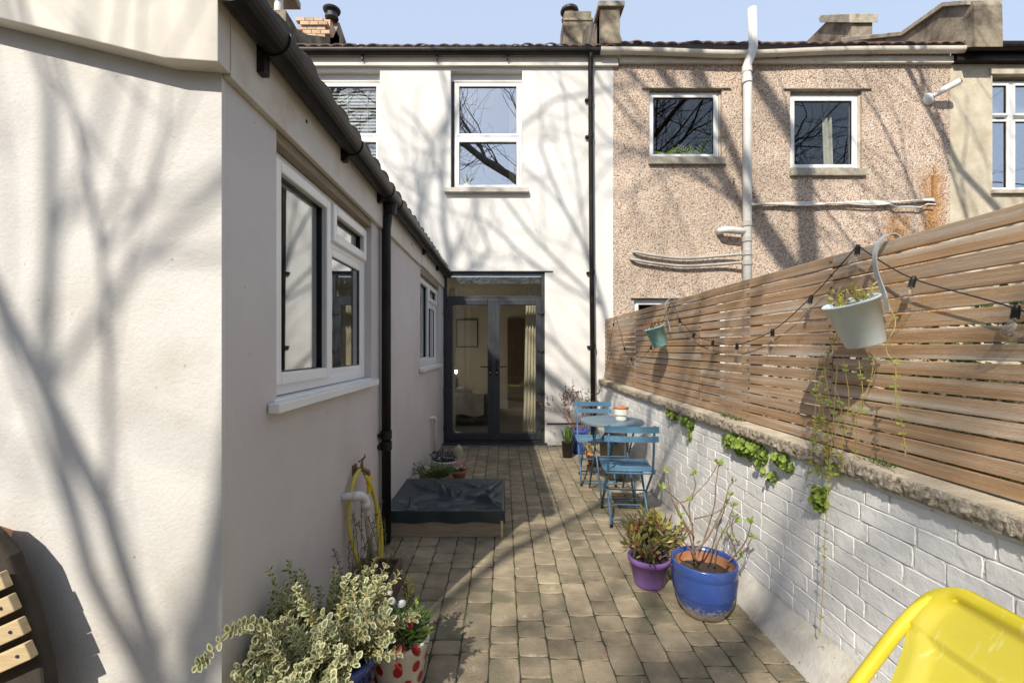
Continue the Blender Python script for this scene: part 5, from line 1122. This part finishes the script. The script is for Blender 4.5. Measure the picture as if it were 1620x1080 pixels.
# ---------------------------------------------------------------- wooden chair at the left edge
wc = thing('wooden_garden_chair', 'slatted pine garden chair with an added dark shadow panel at the bottom left edge', 'chair', (-1.6, 1.3, 0))
for i, (px, py) in enumerate(((10, 915), (24, 951), (39, 988), (50, 1026))):
    e = P(px, py, 1.30); b = MB(); M = Matrix.Translation(e) @ Matrix.Rotation(R(-24), 4, 'Y'); b.box(-.62, 0, -.012, .012, -.024, .024, M)
    b.build('slat', 'pine_wood', wc, bevel=.003)
    b = MB(); b.tube([M @ Vector((-.03, -.0125, 0)), M @ Vector((-.03, -.0145, 0))], .005, 8); b.build('screw', 'black_metal', wc)
b = MB(); b.prism([(-2.0, .30), (-1.325, .30), (-1.345, .50), (-1.385, .66), (-1.445, .82), (-1.495, .88), (-1.55, .925), (-1.64, .935), (-2.0, .94)], 'y', 1.325, 1.375); b.build('shadow_panel', 'dark_shadow_panel', wc, bevel=.012, seg=3)  # added dark panel, outlined to cast the wall shadow and pass for shade
b = MB(); b.box(-2.0, -1.52, .95, 1.31, .30, .33); b.build('seat', 'pine_wood', wc)
for x in (-1.55, -1.95):
    for y in (.98, 1.35):
        b = MB(); b.box(x-.02, x+.02, y-.02, y+.02, 0, .30); b.build('leg', 'pine_wood', wc)
b = MB(); b.lathe([(0, 0), (.05, .01), (.055, .04), (.03, .06), (0, .065)], 14, Matrix.Translation(P(-22, 868, 1.37))); b.build('finial', 'terracotta', wc, smooth=True)

b = MB()
for i in range(420):
    q = random.random(); x = rnd(-.85, 1.28) if q < .6 else (1.29-abs(random.gauss(0, .06)) if q < .85 else -.87+abs(random.gauss(0, .06))); y = rnd(1.6, 6.5); b.mi = random.choice((0, 0, 1, 2, 3))
    b.leaf(Vector((x, y, rnd(.003, .006))), Vector((rnd(-1, 1), rnd(-1, 1), rnd(0, .3))), Vector((rnd(-.4, .4), rnd(-.4, .4), 1)), rnd(.006, .022), rnd(.003, .010))
b.build('leaf_litter', ['straw', 'leaf_rust', 'pale_stone', 'leaf_olive'], None, kind='stuff')
# moss tufts in the paving joints
b = MB()
for i in range(2600):
    x = -.895+W*random.randrange(1, 16)+rnd(-.004, .004) if random.random() < .75 else rnd(-.88, 1.3); y = rnd(1.7, 6.4)
    if mnoise.noise(Vector((x*1.5, y*1.5, 2))) < .02: continue
    b.leaf(Vector((x, y, -.004)), Vector((rnd(-1, 1), rnd(-1, 1), rnd(.2, 1))), rvec(), rnd(.004, .010), .004)
b.build('joint_moss', ['leaf_olive'], None, kind='stuff')

# ---------------------------------------------------------------- bare trees behind the camera: they throw the branch shadows and stand in the reflections
def tree(base, H, r0, seed, lean, label, lv=6, spread=.62, tf=.36):
    random.seed(seed)
    t = thing('bare_tree', label, 'tree', base); tr = MB(); cr = MB()
    def grow(p, d, L, r, k):
        n = 4 if k < 3 else 3; pts_ = [p]; q = p; dd = d
        for i in range(n):
            dd = (dd+rvec(.10 if k < 2 else .17)+Vector((0, 0, .05))).normalized(); q = q+dd*L/n; pts_.append(q)
        mb = tr if k < 1 else cr
        mb.tube(pts_, [r*(1-.32*i/n) for i in range(n+1)], 8 if k < 3 else (4 if k < 5 else 3), cap=False)
        if k >= lv: return
        nb = 3 if k < 5 else 2
        if k in (2, 3): nb = 4
        for c in range(nb):
            i = n if c == 0 else random.choice((1, 2, 3) if n == 4 else (1, 2)); ang = rnd(.25, spread) if c == 0 else rnd(.45, 1.05)
            ax = dd.orthogonal(); ax.rotate(Matrix.Rotation(rnd(0, 6.28), 3, dd)); nd = dd.copy(); nd.rotate(Matrix.Rotation(ang, 3, ax.normalized()))
            grow(pts_[i], (nd+lean*.18).normalized(), L*rnd(.62, .82)*(.36/tf if k == 0 else 1), r*(.66 if c == 0 else rnd(.38, .55)), k+1)
    grow(Vector(base)+Vector((0, 0, -.1)), (Vector((0, 0, 1))+lean*.25).normalized(), H*tf, r0, 0)
    tr.build('trunk', 'bark', t, smooth=True); cr.build('crown', 'bark', t)
    return t
tree((3.4, -2.0, 0), 17, .30, 11, Vector((-.62, .12, .2)), 'tall bare tree with limbs leaning left, standing in the right-hand garden behind the camera', spread=.5, tf=.52)
tree((-7.5, -8.2, 0), 19, .30, 5, Vector((-.3, .2, .2)), 'large bare tree standing behind the camera on the left, reflected in windows')
tree((-3.1, -4.7, 0), 10.5, .10, 21, Vector((-1.0, .0, .15)), 'slender bare tree standing closest behind the camera on the left', lv=5, tf=.42)
tree((10, -8, 0), 17, .30, 8, Vector((-.1, 0, .2)), 'wide bare tree far to the right behind the camera, reflected in the pebbledash windows')
tree((5.5, -11, 0), 16, .28, 9, Vector((0, 0, .2)), 'bare tree behind the garden hedge, reflected in the pebbledash windows')
tree((-4.6, -9, 0), 14, .13, 14, Vector((-.1, 0, .2)), 'medium bare tree with thin limbs between the other left-hand trees behind the camera', lv=5, tf=.45)
random.seed(3)
b = MB(); b.box(-14, 16, -9.6, -9.0, 0, 4.6); b.build('hedge_core', 'leaf_dark', None, kind='stuff')
b = MB()
for i in range(30000): b.mi = random.choice((0, 0, 1, 2)); b.leaf(Vector((rnd(-14, 16), rnd(-9.1, -8.6), rnd(0, 4.9)+rnd(0, 1.2)*mnoise.noise(Vector((i*.01, 0, 0))))), rvec(), rvec(), rnd(.08, .16), rnd(.06, .1))
b.build('garden_hedge', ['leaf_dark', 'leaf_olive', 'leaf_green'], None, kind='stuff')
